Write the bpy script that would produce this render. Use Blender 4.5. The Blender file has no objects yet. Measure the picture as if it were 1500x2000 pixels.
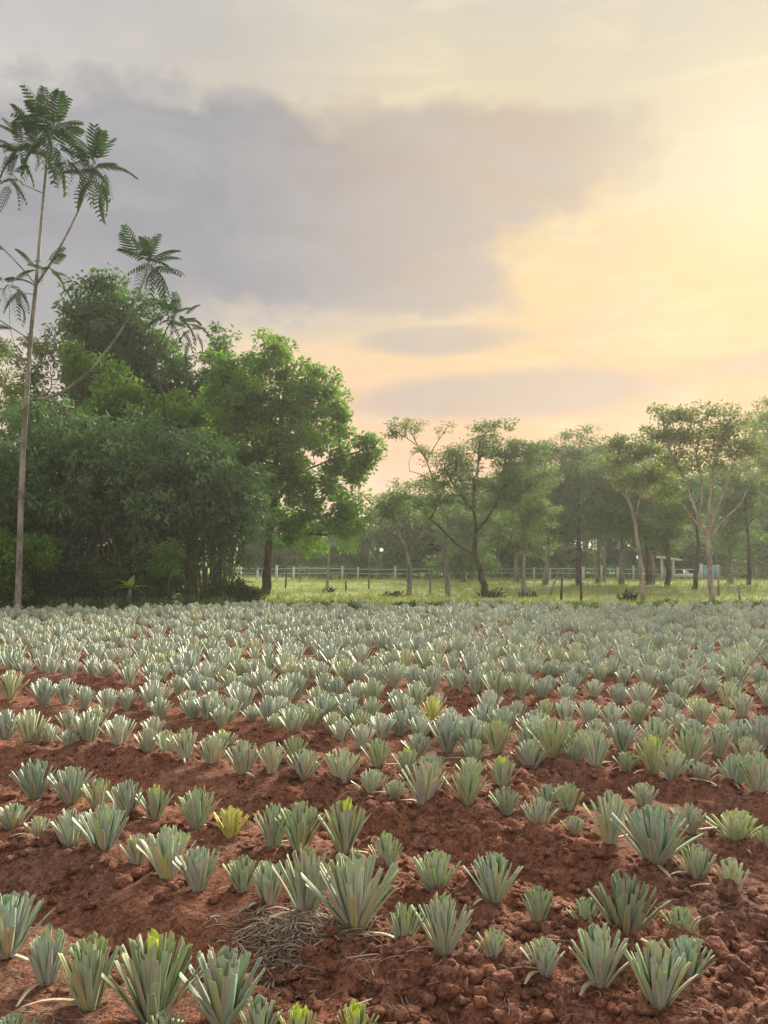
import bpy, math, random
import numpy as np
from mathutils import Vector, Matrix

random.seed(7)
rng = np.random.default_rng(11)
C = bpy.context.scene.collection
scene = bpy.context.scene
PI = math.pi

# ------------------------------------------------------------------ camera
F = 1502.0          # focal length in photo pixels (1500 x 2000)
HOR = 1090.0        # horizon row
EYE = 1.6
cam = bpy.data.cameras.new('camera')
cam.sensor_fit = 'VERTICAL'
cam.sensor_height = 36.0
cam.lens = F / 2000.0 * 36.0
cam.shift_y = (HOR - 1000.0) / 2000.0
cam.clip_start = 0.05
cam.clip_end = 5000
camo = bpy.data.objects.new('camera', cam)
C.objects.link(camo)
camo.location = (0, 0, EYE)
camo.rotation_euler = (PI / 2, 0, 0)
scene.camera = camo

# ------------------------------------------------------------------ world
SUN_AZ = math.radians(27.0)     # to the right of straight ahead
SUN_EL = math.radians(25.0)
sund = Vector((math.sin(SUN_AZ) * math.cos(SUN_EL), math.cos(SUN_AZ) * math.cos(SUN_EL), math.sin(SUN_EL)))


class S:
    """tiny wrapper to write shader maths as expressions"""
    def __init__(s, nt, sock): s.nt, s.k = nt, sock
    def _m(s, op, *others, clamp=False):
        n = s.nt.nodes.new('ShaderNodeMath'); n.operation = op; n.use_clamp = clamp
        for i, o in enumerate((s,) + others):
            if isinstance(o, S): s.nt.links.new(o.k, n.inputs[i])
            else: n.inputs[i].default_value = o
        return S(s.nt, n.outputs[0])
    def __add__(s, o): return s._m('ADD', o)
    __radd__ = __add__
    def __sub__(s, o): return s._m('SUBTRACT', o)
    def __rsub__(s, o): return (s * -1.0) + o
    def __mul__(s, o): return s._m('MULTIPLY', o)
    __rmul__ = __mul__
    def __truediv__(s, o): return s._m('DIVIDE', o)
    def __pow__(s, o): return s._m('POWER', o)
    def mx(s, o): return s._m('MAXIMUM', o)
    def mn(s, o): return s._m('MINIMUM', o)
    def smooth(s, a, b, lo=0.0, hi=1.0):
        n = s.nt.nodes.new('ShaderNodeMapRange'); n.interpolation_type = 'SMOOTHSTEP'
        s.nt.links.new(s.k, n.inputs[0])
        for i, v in zip((1, 2, 3, 4), (a, b, lo, hi)): n.inputs[i].default_value = v
        return S(s.nt, n.outputs[0])


def mixc(nt, f, a, b, mode='MIX'):
    n = nt.nodes.new('ShaderNodeMix'); n.data_type = 'RGBA'; n.blend_type = mode; n.clamp_factor = True
    for i, v in ((0, f), (6, a), (7, b)):
        if isinstance(v, S): nt.links.new(v.k, n.inputs[i])
        elif isinstance(v, (int, float)): n.inputs[i].default_value = v
        else: n.inputs[i].default_value = (*v, 1.0)
    return S(nt, n.outputs[2])


def noise(nt, vec, scale, detail=4, rough=0.5, dist=0.0):
    n = nt.nodes.new('ShaderNodeTexNoise')
    if vec is not None: nt.links.new(vec.k if isinstance(vec, S) else vec, n.inputs['Vector'])
    n.inputs['Scale'].default_value = scale; n.inputs['Detail'].default_value = detail
    n.inputs['Roughness'].default_value = rough; n.inputs['Distortion'].default_value = dist
    return S(nt, n.outputs['Fac'])


def vmul(nt, vec, xyz):
    n = nt.nodes.new('ShaderNodeVectorMath'); n.operation = 'MULTIPLY'
    nt.links.new(vec.k if isinstance(vec, S) else vec, n.inputs[0]); n.inputs[1].default_value = xyz
    return S(nt, n.outputs[0])


SKYK = 0.50          # sky radiance; the exposure below undoes it
world = bpy.data.worlds.new('World')
scene.world = world
world.use_nodes = True
nt = world.node_tree
nt.nodes.clear()
tc = nt.nodes.new('ShaderNodeTexCoord')
dirv = tc.outputs['Generated']
sep = nt.nodes.new('ShaderNodeSeparateXYZ'); nt.links.new(dirv, sep.inputs[0])
dx, dy, dz = (S(nt, sep.outputs[i]) for i in range(3))
az = dx._m('ARCTAN2', dy)
el = dz._m('ARCSINE')
dot = nt.nodes.new('ShaderNodeVectorMath'); dot.operation = 'DOT_PRODUCT'
nt.links.new(dirv, dot.inputs[0]); dot.inputs[1].default_value = sund
sd = S(nt, dot.outputs['Value'])


def AE(px, py):
    return math.atan((px - 750) / F), math.atan((HOR - py) / math.hypot(F, px - 750))


cl = vmul(nt, dirv, (1.0, 1.0, 2.1))
n_big = noise(nt, cl, 2.2, 4, 0.5, 0.2)
n_mid = noise(nt, cl, 7.0, 6, 0.56, 0.5)
n_fine = noise(nt, vmul(nt, dirv, (1, 1, 4.5)), 6.0, 6, 0.6, 0.8)
n_puff = noise(nt, vmul(nt, dirv, (1.0, 1.0, 1.5)), 17.0, 5, 0.6, 0.4)
warp = (n_big - 0.5) * 0.7 + (n_mid - 0.5) * 1.15 + (n_fine - 0.5) * 0.35 + (n_puff - 0.5) * 0.65


def blob(px, py, wx, wy, soft=0.35, wamp=1.0, tilt=0.0):
    a0, e0 = AE(px, py)
    wa, we = wx / F, wy / F
    da, de = az - a0, el - e0
    if tilt: de = de - da * tilt
    u = da * (1 / wa); v = de * (1 / we)
    r = (u * u + v * v)._m('SQRT')
    return (1.0 - r + warp * wamp).smooth(-soft, soft)


def lin(r, g, b):
    f = lambda c: ((c / 255 + 0.055) / 1.055) ** 2.4 if c > 10 else c / 255 / 12.92
    return (f(r), f(g), f(b))


# clear-to-hazy background by height, warmer towards the sun
near = sd.smooth(0.60, 1.0)
low = mixc(nt, near, lin(234, 204, 186), lin(242, 180, 132))
mid = mixc(nt, near, lin(230, 220, 210), lin(244, 208, 142))  # low, mid, top: side away from the sun brightened to add front fill light
top = mixc(nt, near, lin(222, 218, 214), lin(212, 202, 178))
base = mixc(nt, el.smooth(0.10, 0.34), low, mid)
base = mixc(nt, el.smooth(0.32, 0.62), base, top)
# broad cream wisps and grey veils
wisp = (n_fine * 0.6 + n_mid * 0.4).smooth(0.46, 0.66)
base = mixc(nt, wisp * 0.38, base, mixc(nt, near, lin(236, 228, 212), lin(255, 234, 184)))
orange = noise(nt, vmul(nt, dirv, (1, 1, 3.0)), 9.0, 5, 0.6, 0.6).smooth(0.48, 0.66) * sd.smooth(0.85, 0.97) * el.smooth(0.42, 0.25)
base = mixc(nt, orange * 0.35, base, lin(240, 190, 130))
veil = n_big.smooth(0.44, 0.66) * el.smooth(0.1, 0.3)
base = mixc(nt, veil * 0.30, base, lin(196, 195, 197))
# dark cloud banks
d1 = blob(450, 392, 520, 172, 0.24, 0.75)
d2 = blob(900, 320, 330, 96, 0.20, 0.95, 0.0)
d3 = blob(720, 515, 270, 72, 0.24, 0.8, -0.16)
d4 = blob(40, 420, 430, 185, 0.32, 0.55)
d5 = blob(1000, 772, 300, 44, 0.35, 0.6, 0.03)
d6 = blob(860, 665, 150, 26, 0.4, 0.7)
d7 = blob(620, 615, 260, 40, 0.7, 0.6)
d9 = blob(60, 40, 520, 130, 0.5, 0.7)
d8 = blob(1480, 708, 110, 18, 0.8, 0.6)
far_bank = noise(nt, vmul(nt, dirv, (1, 1, 2.6)), 1.7, 5, 0.5, 0.3).smooth(0.50, 0.64) * sd.smooth(0.75, 0.35) * el.smooth(0.03, 0.2)
dark = d1.mx(d4).mx(d2 * 0.92).mx(d3 * 0.9).mx(d5 * 0.75).mx(d6 * 0.75).mx(d7 * 0.45).mx(d8 * 0.5).mx(d9 * 0.42).mx(far_bank * 0.35)
dcol = mixc(nt, sd.smooth(0.80, 0.985), lin(151, 152, 158), lin(196, 176, 156))
dcol = mixc(nt, n_mid.smooth(0.36, 0.68) * 0.40, dcol, lin(188, 184, 184))
col = mixc(nt, dark * (1.0 - sd.smooth(0.972, 0.998) * 0.6) * 0.95, base, dcol)
# brightness around the veiled sun
g1 = sd.mx(0.0) ** 170.0
g2 = sd.mx(0.0) ** 20.0
clear = 1.0 - dark * 0.75
col = mixc(nt, g2 * clear * 0.12, col, (1.0, 0.80, 0.42))
col = mixc(nt, g1 * clear * 0.38, col, (1.0, 0.95, 0.72))
# dim below the horizon
col = mixc(nt, el.smooth(-0.02, -0.25), col, (0.10, 0.08, 0.06))
sky = nt.nodes.new('ShaderNodeTexSky')
sky.sky_type = 'NISHITA'
sky.sun_disc = False
sky.sun_elevation = SUN_EL
sky.sun_rotation = SUN_AZ
sky.air_density = 1.0; sky.dust_density = 1.0
bg1 = nt.nodes.new('ShaderNodeBackground'); bg1.inputs['Strength'].default_value = 0.05
nt.links.new(sky.outputs[0], bg1.inputs['Color'])
bg2 = nt.nodes.new('ShaderNodeBackground'); bg2.inputs['Strength'].default_value = SKYK
nt.links.new(col.k, bg2.inputs['Color'])
mixs = nt.nodes.new('ShaderNodeMixShader'); mixs.inputs[0].default_value = 0.97   # cloud cover
nt.links.new(bg1.outputs[0], mixs.inputs[1]); nt.links.new(bg2.outputs[0], mixs.inputs[2])
wo = nt.nodes.new('ShaderNodeOutputWorld')
nt.links.new(mixs.outputs[0], wo.inputs['Surface'])

sunl = bpy.data.lights.new('sun', 'SUN')
sunl.energy = 4.2
sunl.angle = math.radians(24)
sunl.color = (1.0, 0.90, 0.76)
suno = bpy.data.objects.new('sun', sunl)
C.objects.link(suno)
suno.rotation_euler = (-sund).to_track_quat('-Z', 'Y').to_euler()
suno.location = (20, 20, 30)

vs = scene.view_settings
vs.view_transform = 'Standard'
try: vs.look = 'None'
except Exception: pass
vs.exposure = 1.06
vs.gamma = 1.0
vs.use_curve_mapping = False
scene.cycles.use_denoising = True
scene.cycles.max_bounces = 8
scene.cycles.diffuse_bounces = 6
scene.cycles.transmission_bounces = 4
scene.cycles.transparent_max_bounces = 6
scene.cycles.volume_bounces = 1


# ------------------------------------------------------------------ helpers
def at(px, py, D):
    return np.array([(px - 750) / F * D, D, EYE + (HOR - py) / F * D])


def gd(py, z=0.0):            # distance of ground seen at row py
    return (EYE - z) * F / (py - HOR)


def mesh_np(name, V, Fc, mat=None, smooth=False, attrs=None, uv=None):
    """V (n,3); Fc list of int arrays, each (m,k)"""
    me = bpy.data.meshes.new(name)
    V = np.asarray(V, dtype=np.float32)
    Fs = Fc if isinstance(Fc, (list, tuple)) else [Fc]
    Fs = [np.asarray(f, dtype=np.int32) for f in Fs if len(f)]
    me.vertices.add(len(V)); me.vertices.foreach_set('co', V.ravel())
    nl = sum(f.size for f in Fs); npoly = sum(len(f) for f in Fs)
    me.loops.add(nl); me.polygons.add(npoly)
    me.loops.foreach_set('vertex_index', np.concatenate([f.ravel() for f in Fs]))
    st = []; o = 0
    for f in Fs:
        st.append(o + np.arange(len(f)) * f.shape[1]); o += f.size
    me.polygons.foreach_set('loop_start', np.concatenate(st).astype(np.int32))
    if smooth: me.polygons.foreach_set('use_smooth', np.ones(npoly, dtype=bool))
    for k, a in (attrs or {}).items():
        a = np.asarray(a, dtype=np.float32)
        if a.ndim == 1:
            at_ = me.attributes.new(k, 'FLOAT', 'POINT'); at_.data.foreach_set('value', a)
        else:
            at_ = me.attributes.new(k, 'FLOAT_VECTOR', 'POINT'); at_.data.foreach_set('vector', a.ravel())
    me.update(calc_edges=True)
    me.validate()
    if mat: me.materials.append(mat)
    return me


def obj(name, me, parent=None, loc=None):
    o = bpy.data.objects.new(name, me)
    C.objects.link(o)
    if parent is not None: o.parent = parent
    if loc is not None: o.location = loc
    return o


def tag(o, label=None, cat=None, group=None, kind=None):
    if label: o['label'] = label
    if cat: o['category'] = cat
    if group: o['group'] = group
    if kind: o['kind'] = kind
    return o


def thing(name, loc, label, cat, group=None):
    o = bpy.data.objects.new(name, None)
    C.objects.link(o)
    o.empty_display_size = 0.1
    o.location = loc
    return tag(o, label, cat, group)


class MB:
    """collects vertices and faces"""
    def __init__(s): s.V, s.Q, s.T, s.A, s.n = [], [], [], [], 0
    def add(s, V, Q=None, T=None, a=None):
        V = np.asarray(V, float)
        if Q is not None and len(Q): s.Q.append(np.asarray(Q) + s.n)
        if T is not None and len(T): s.T.append(np.asarray(T) + s.n)
        s.V.append(V); s.n += len(V)
        s.A.append(np.zeros(len(V)) if a is None else np.broadcast_to(np.asarray(a, float), (len(V),)))
    def mesh(s, name, mat, smooth=False, origin=(0, 0, 0), attr='tint'):
        Fc = []
        if s.Q: Fc.append(np.concatenate(s.Q))
        if s.T: Fc.append(np.concatenate(s.T))
        return mesh_np(name, np.concatenate(s.V) - np.asarray(origin, float), Fc, mat, smooth, {attr: np.concatenate(s.A)})
    def tube(s, pts, rad, k=6, cap=True, a=0.0):
        pts = np.asarray(pts, float); rad = np.broadcast_to(np.asarray(rad, float), (len(pts),))
        tg = np.gradient(pts, axis=0); tg /= np.linalg.norm(tg, axis=1)[:, None] + 1e-9
        up = np.array([0.3, 0.95, 0.1]) if abs(tg[0][1]) < 0.8 else np.array([1.0, 0, 0.1])
        n1 = np.cross(tg, up); n1 /= np.linalg.norm(n1, axis=1)[:, None] + 1e-9
        n2 = np.cross(tg, n1)
        th = np.arange(k) * 2 * PI / k
        ring = pts[:, None, :] + rad[:, None, None] * (np.cos(th)[None, :, None] * n1[:, None, :] + np.sin(th)[None, :, None] * n2[:, None, :])
        V = ring.reshape(-1, 3); m = len(pts)
        i = np.arange(m - 1)[:, None] * k; j = np.arange(k)[None, :]; j2 = (j + 1) % k
        Q = np.stack([i + j, i + j2, i + k + j2, i + k + j], -1).reshape(-1, 4)
        T = None
        if cap:
            V = np.vstack([V, pts[:1], pts[-1:]])
            jj = np.arange(k); b = m * k
            T = np.vstack([np.stack([(jj + 1) % k, jj, np.full(k, b)], -1),
                           np.stack([(m - 1) * k + jj, (m - 1) * k + (jj + 1) % k, np.full(k, b + 1)], -1)])
        s.add(V, Q, T, a)
    def box(s, c, d, rz=0.0, a=0.0):
        x, y, z = np.asarray(d, float) / 2
        V = np.array([[-x, -y, -z], [x, -y, -z], [x, y, -z], [-x, y, -z], [-x, -y, z], [x, -y, z], [x, y, z], [-x, y, z]])
        ca, sa = math.cos(rz), math.sin(rz)
        V = V @ np.array([[ca, sa, 0], [-sa, ca, 0], [0, 0, 1]]) + np.asarray(c, float)
        s.add(V, [[0, 3, 2, 1], [4, 5, 6, 7], [0, 1, 5, 4], [1, 2, 6, 5], [2, 3, 7, 6], [3, 0, 4, 7]], None, a)


def smooth_path(pts, n=6):
    """Catmull-Rom through points"""
    P = np.asarray(pts, float)
    P = np.vstack([2 * P[0] - P[1], P, 2 * P[-1] - P[-2]])
    out = []
    for i in range(1, len(P) - 2):
        for t in np.linspace(0, 1, n, endpoint=False):
            a, b, c, d = P[i - 1], P[i], P[i + 1], P[i + 2]
            out.append(0.5 * ((2 * b) + (-a + c) * t + (2 * a - 5 * b + 4 * c - d) * t * t + (-a + 3 * b - 3 * c + d) * t ** 3))
    out.append(P[-2])
    return np.array(out)


# value noise / cell noise for terrain
def _hash(ix, iy, seed):
    h = (ix.astype(np.int64) * 374761393 + iy.astype(np.int64) * 668265263 + seed * 982451653) & 0xFFFFFFFF
    h = ((h ^ (h >> 13)) * 1274126177) & 0xFFFFFFFF
    h = (h ^ (h >> 16)) & 0xFFFFFFFF
    return h.astype(np.float64) / 4294967295.0


def vnoise(x, y, s, seed):
    x = x / s; y = y / s
    ix = np.floor(x); iy = np.floor(y); fx = x - ix; fy = y - iy
    fx = fx * fx * (3 - 2 * fx); fy = fy * fy * (3 - 2 * fy)
    a = _hash(ix, iy, seed); b = _hash(ix + 1, iy, seed); c = _hash(ix, iy + 1, seed); d = _hash(ix + 1, iy + 1, seed)
    return (a * (1 - fx) + b * fx) * (1 - fy) + (c * (1 - fx) + d * fx) * fy - 0.5


def clods(x, y, s, seed, keep=0.5):
    """rounded lumps of size s"""
    x = x / s; y = y / s
    ix = np.floor(x); iy = np.floor(y)
    out = np.zeros_like(x)
    for ox in (-1, 0, 1):
        for oy in (-1, 0, 1):
            jx = ix + ox; jy = iy + oy
            px = jx + _hash(jx, jy, seed); py = jy + _hash(jx, jy, seed + 1)
            r = 0.30 + 0.42 * _hash(jx, jy, seed + 2)
            on = _hash(jx, jy, seed + 3) < keep
            d2 = ((x - px) ** 2 + (y - py) ** 2) / (r * r)
            out = np.maximum(out, np.where(on, np.sqrt(np.clip(1 - d2, 0, 1)) * r, 0))
    return out * s


# ------------------------------------------------------------------ materials
def new_mat(name):
    m = bpy.data.materials.new(name); m.use_nodes = True
    nt = m.node_tree; nt.nodes.clear()
    out = nt.nodes.new('ShaderNodeOutputMaterial')
    return m, nt, out


def attr(nt, name, kind='GEOMETRY'):
    n = nt.nodes.new('ShaderNodeAttribute'); n.attribute_name = name; n.attribute_type = kind
    return n


def principled(nt, col, rough=0.8, spec=0.3, bump=None, bstr=0.3, bdist=0.02):
    p = nt.nodes.new('ShaderNodeBsdfPrincipled')
    if isinstance(col, S): nt.links.new(col.k, p.inputs['Base Color'])
    else: p.inputs['Base Color'].default_value = (*col, 1)
    if isinstance(rough, S): nt.links.new(rough.k, p.inputs['Roughness'])
    else: p.inputs['Roughness'].default_value = rough
    p.inputs['Specular IOR Level'].default_value = spec
    if bump is not None:
        b = nt.nodes.new('ShaderNodeBump'); b.inputs['Strength'].default_value = bstr; b.inputs['Distance'].default_value = bdist
        nt.links.new(bump.k, b.inputs['Height']); nt.links.new(b.outputs[0], p.inputs['Normal'])
    return p


def leaf_mat(name, c1, c2, transl=0.35, rough=0.5, tcol=None, spec=0.3):
    """tree foliage: two leaf colours mixed leaf by leaf, some light let through"""
    m, nt, out = new_mat(name)
    t = S(nt, attr(nt, 'tint').outputs['Fac'])
    g = nt.nodes.new('ShaderNodeNewGeometry')
    nz = noise(nt, g.outputs['Position'], 0.9, 3)
    f = (t * 0.85 + nz.smooth(0.35, 0.65) * 0.25)._m('MULTIPLY', 1.0, clamp=True)
    c = mixc(nt, f, c1, c2)
    p = principled(nt, c, rough, spec)
    tr = nt.nodes.new('ShaderNodeBsdfTranslucent')
    c_t = mixc(nt, 1.0, c, tcol or (1.15, 1.25, 0.6), 'MULTIPLY')
    nt.links.new(c_t.k, tr.inputs['Color'])
    mx = nt.nodes.new('ShaderNodeMixShader'); mx.inputs[0].default_value = transl
    nt.links.new(p.outputs[0], mx.inputs[1]); nt.links.new(tr.outputs[0], mx.inputs[2])
    nt.links.new(mx.outputs[0], out.inputs['Surface'])
    return m


def bark_mat(name, c1, c2, scale=6.0):
    m, nt, out = new_mat(name)
    g = nt.nodes.new('ShaderNodeNewGeometry')
    v = vmul(nt, g.outputs['Position'], (1, 1, 0.35))
    n1 = noise(nt, v, scale, 5, 0.6); n2 = noise(nt, g.outputs['Position'], scale * 5, 3)
    c = mixc(nt, (n1 * 0.7 + n2 * 0.3).smooth(0.38, 0.62), c1, c2)
    p = principled(nt, c, 0.9, 0.15, n2 * 0.4 + n1 * 0.6, 0.5, 0.03)
    nt.links.new(p.outputs[0], out.inputs['Surface'])
    return m


def plain_mat(name, c1, c2=None, rough=0.7, scale=8.0, emit=0.0):
    m, nt, out = new_mat(name)
    g = nt.nodes.new('ShaderNodeNewGeometry')
    n1 = noise(nt, g.outputs['Position'], scale, 4, 0.6)
    c = mixc(nt, n1.smooth(0.35, 0.7), c1, c2 or c1)
    p = principled(nt, c, rough, 0.3, n1, 0.15, 0.01)
    if emit:
        p.inputs['Emission Color'].default_value = (1.0, 0.96, 0.88, 1); p.inputs['Emission Strength'].default_value = emit
    nt.links.new(p.outputs[0], out.inputs['Surface'])
    return m


def soil_mat():
    m, nt, out = new_mat('red_soil')
    g = nt.nodes.new('ShaderNodeNewGeometry'); P = g.outputs['Position']
    a = noise(nt, P, 0.9, 5, 0.55); b = noise(nt, P, 7.0, 6, 0.6); d = noise(nt, P, 45.0, 5, 0.65); e = noise(nt, P, 160.0, 3, 0.6)
    c = mixc(nt, b.smooth(0.34, 0.66), (0.215, 0.088, 0.054), (0.365, 0.155, 0.092))
    c = mixc(nt, a.smooth(0.42, 0.68) * 0.75, c, (0.235, 0.135, 0.102))       # greyer, drier patches
    c = mixc(nt, noise(nt, P, 2.6, 4, 0.6).smooth(0.58, 0.72) * 0.75, c, (0.42, 0.160, 0.078))    # fresh orange earth
    c = mixc(nt, d.smooth(0.52, 0.70) * 0.40, c, (0.38, 0.21, 0.15))
    c = mixc(nt, d.smooth(0.46, 0.32) * 0.55, c, (0.060, 0.026, 0.018))
    for sc_, amt in ((38.0, 0.55), (85.0, 0.5)):           # every crumb a slightly different brown
        vo = nt.nodes.new('ShaderNodeTexVoronoi'); nt.links.new(P, vo.inputs['Vector']); vo.inputs['Scale'].default_value = sc_
        vs_ = nt.nodes.new('ShaderNodeSeparateXYZ'); nt.links.new(vo.outputs['Color'], vs_.inputs[0]); rv = S(nt, vs_.outputs[0])
        c = mixc(nt, rv.smooth(0.62, 1.0) * amt, c, (0.46, 0.245, 0.170)); c = mixc(nt, rv.smooth(0.38, 0.0) * amt, c, (0.100, 0.044, 0.031))
        e = e - S(nt, vo.outputs['Distance']) * 0.8
    h = b * 0.35 + d * 0.45 + e * 0.25
    p = principled(nt, c, 0.95, 0.08, h, 1.0, 0.045)
    nt.links.new(p.outputs[0], out.inputs['Surface'])
    return m


def pasture_mat():
    m, nt, out = new_mat('pasture_grass')
    g = nt.nodes.new('ShaderNodeNewGeometry'); P = g.outputs['Position']
    a = noise(nt, vmul(nt, P, (0.35, 1, 1)), 0.22, 5, 0.6); b = noise(nt, P, 2.6, 5, 0.65)
    c = mixc(nt, a.smooth(0.38, 0.62), (0.21, 0.265, 0.085), (0.37, 0.395, 0.165))
    c = mixc(nt, b.smooth(0.5, 0.72) * 0.5, c, (0.12, 0.13, 0.05))
    c = mixc(nt, noise(nt, P, 0.5, 4, 0.6).smooth(0.58, 0.70) * 0.55, c, (0.17, 0.12, 0.08))
    p = principled(nt, c, 0.9, 0.1, b, 0.6, 0.08)
    nt.links.new(p.outputs[0], out.inputs['Surface'])
    return m


def pine_mat(name, from_object):
    """waxy pineapple leaf. 'leafuv' = (across, along, side): side 1 is the pale outer face; tint = object colour or attribute"""
    m, nt, out = new_mat(name)
    lu = nt.nodes.new('ShaderNodeSeparateXYZ'); nt.links.new(attr(nt, 'leafuv').outputs['Vector'], lu.inputs[0])
    u, v, sde = (S(nt, lu.outputs[i]) for i in range(3))
    if from_object:
        oi = nt.nodes.new('ShaderNodeObjectInfo'); tint = S(nt, oi.outputs['Color'])
        rnd = S(nt, oi.outputs['Random'])
    else:
        a = attr(nt, 'ptint'); tint = S(nt, a.outputs['Color']); rnd = noise(nt, nt.nodes.new('ShaderNodeNewGeometry').outputs['Position'], 6.0, 2)
    cmb = nt.nodes.new('ShaderNodeCombineXYZ')
    nt.links.new((u * 9.0).k, cmb.inputs[0]); nt.links.new((v * 1.1).k, cmb.inputs[1]); nt.links.new((rnd * 37.0).k, cmb.inputs[2])
    st = noise(nt, S(nt, cmb.outputs[0]), 1.6, 4, 0.6)
    outer = mixc(nt, st.smooth(0.35, 0.68), (0.42, 0.485, 0.405), (0.64, 0.69, 0.60))
    inner = mixc(nt, st.smooth(0.35, 0.68), (0.24, 0.315, 0.205), (0.38, 0.455, 0.32))
    c = mixc(nt, sde, inner, outer)
    edge = u._m('ABSOLUTE').smooth(0.66, 0.98)
    c = mixc(nt, edge * 0.65, c, (0.66, 0.72, 0.58))
    c = mixc(nt, v.smooth(0.18, 0.0) * 0.45, c, (0.50, 0.56, 0.43))       # pale leaf base
    c = mixc(nt, v.smooth(0.93, 1.0) * (0.35 + rnd * 0.4), c, (0.52, 0.53, 0.33))     # dried cut end
    c = mixc(nt, 1.0, c, tint, 'MULTIPLY')
    p = principled(nt, c, 0.48, 0.35, st, 0.25, 0.004)
    tr = nt.nodes.new('ShaderNodeBsdfTranslucent'); nt.links.new(mixc(nt, 1.0, c, (0.9, 1.0, 0.55), 'MULTIPLY').k, tr.inputs['Color'])
    mx = nt.nodes.new('ShaderNodeMixShader'); mx.inputs[0].default_value = 0.12
    nt.links.new(p.outputs[0], mx.inputs[1]); nt.links.new(tr.outputs[0], mx.inputs[2])
    nt.links.new(mx.outputs[0], out.inputs['Surface'])
    return m


M_soil = soil_mat()
M_pasture = pasture_mat()
M_pine = pine_mat('pineapple_leaf', True)
M_pine_far = pine_mat('pineapple_leaf_distant', False)
M_dead = plain_mat('dead_leaf', (0.40, 0.31, 0.20), (0.58, 0.50, 0.38), 0.8, 30)
def straw_mat():
    m, nt, out = new_mat('dry_straw')
    t = S(nt, attr(nt, 'tint').outputs['Fac'])
    c = mixc(nt, t, (0.13, 0.085, 0.062), (0.55, 0.47, 0.39))
    c = mixc(nt, (t * 7.3)._m('FRACT').smooth(0.55, 0.9) * 0.6, c, (0.30, 0.19, 0.12))
    p = principled(nt, c, 0.9, 0.15)
    nt.links.new(p.outputs[0], out.inputs['Surface'])
    return m
M_straw = straw_mat()
M_bark_grey = bark_mat('grey_bark', (0.13, 0.12, 0.108), (0.36, 0.345, 0.32), 3.5)
M_bark_pale = bark_mat('pale_bark', (0.24, 0.20, 0.165), (0.47, 0.42, 0.36))
M_bark_dark = bark_mat('dark_bark', (0.05, 0.042, 0.034), (0.125, 0.105, 0.085))
M_culm = bark_mat('bamboo_culm', (0.11, 0.13, 0.07), (0.24, 0.23, 0.14), 3.0)
M_twig_green = bark_mat('green_twig', (0.05, 0.06, 0.03), (0.11, 0.12, 0.06))
L_broad = leaf_mat('broad_green_leaf', (0.066, 0.150, 0.028), (0.260, 0.420, 0.090), 0.5)
L_bright = leaf_mat('bright_green_leaf', (0.11, 0.22, 0.045), (0.30, 0.47, 0.11), 0.5)
L_bamboo = leaf_mat('bamboo_leaf', (0.050, 0.118, 0.055), (0.235, 0.370, 0.170), 0.45, 0.42, (0.9, 1.1, 0.65))
L_deep = leaf_mat('deep_green_leaf', (0.036, 0.090, 0.036), (0.155, 0.270, 0.100), 0.42, 0.5, (0.95, 1.15, 0.6))
L_frond = leaf_mat('feathery_leaf', (0.026, 0.070, 0.034), (0.055, 0.120, 0.052), 0.22)
L_pale = leaf_mat('dusty_green_leaf', (0.115, 0.160, 0.078), (0.265, 0.320, 0.155), 0.48)
L_far = leaf_mat('distant_leaf', (0.082, 0.145, 0.062), (0.205, 0.295, 0.125), 0.45)
L_weed = leaf_mat('weed_leaf', (0.050, 0.095, 0.036), (0.155, 0.215, 0.085), 0.35)
L_grass = leaf_mat('grass_blade', (0.22, 0.285, 0.090), (0.41, 0.43, 0.18), 0.38)
M_white = plain_mat('white_paint', (0.66, 0.69, 0.70), (0.78, 0.80, 0.80), 0.6, 5)
M_blue = plain_mat('pale_blue_paint', (0.22, 0.45, 0.72), (0.30, 0.52, 0.78), 0.6, 3)
M_palebl = plain_mat('bluish_white_paint', (0.52, 0.62, 0.66), (0.62, 0.72, 0.75), 0.6, 5)
M_grey = plain_mat('weathered_wood', (0.20, 0.18, 0.15), (0.36, 0.33, 0.28), 0.9, 10)
M_globe = plain_mat('opal_globe', (0.85, 0.85, 0.82), None, 0.4, 3, 0.35)

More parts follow.
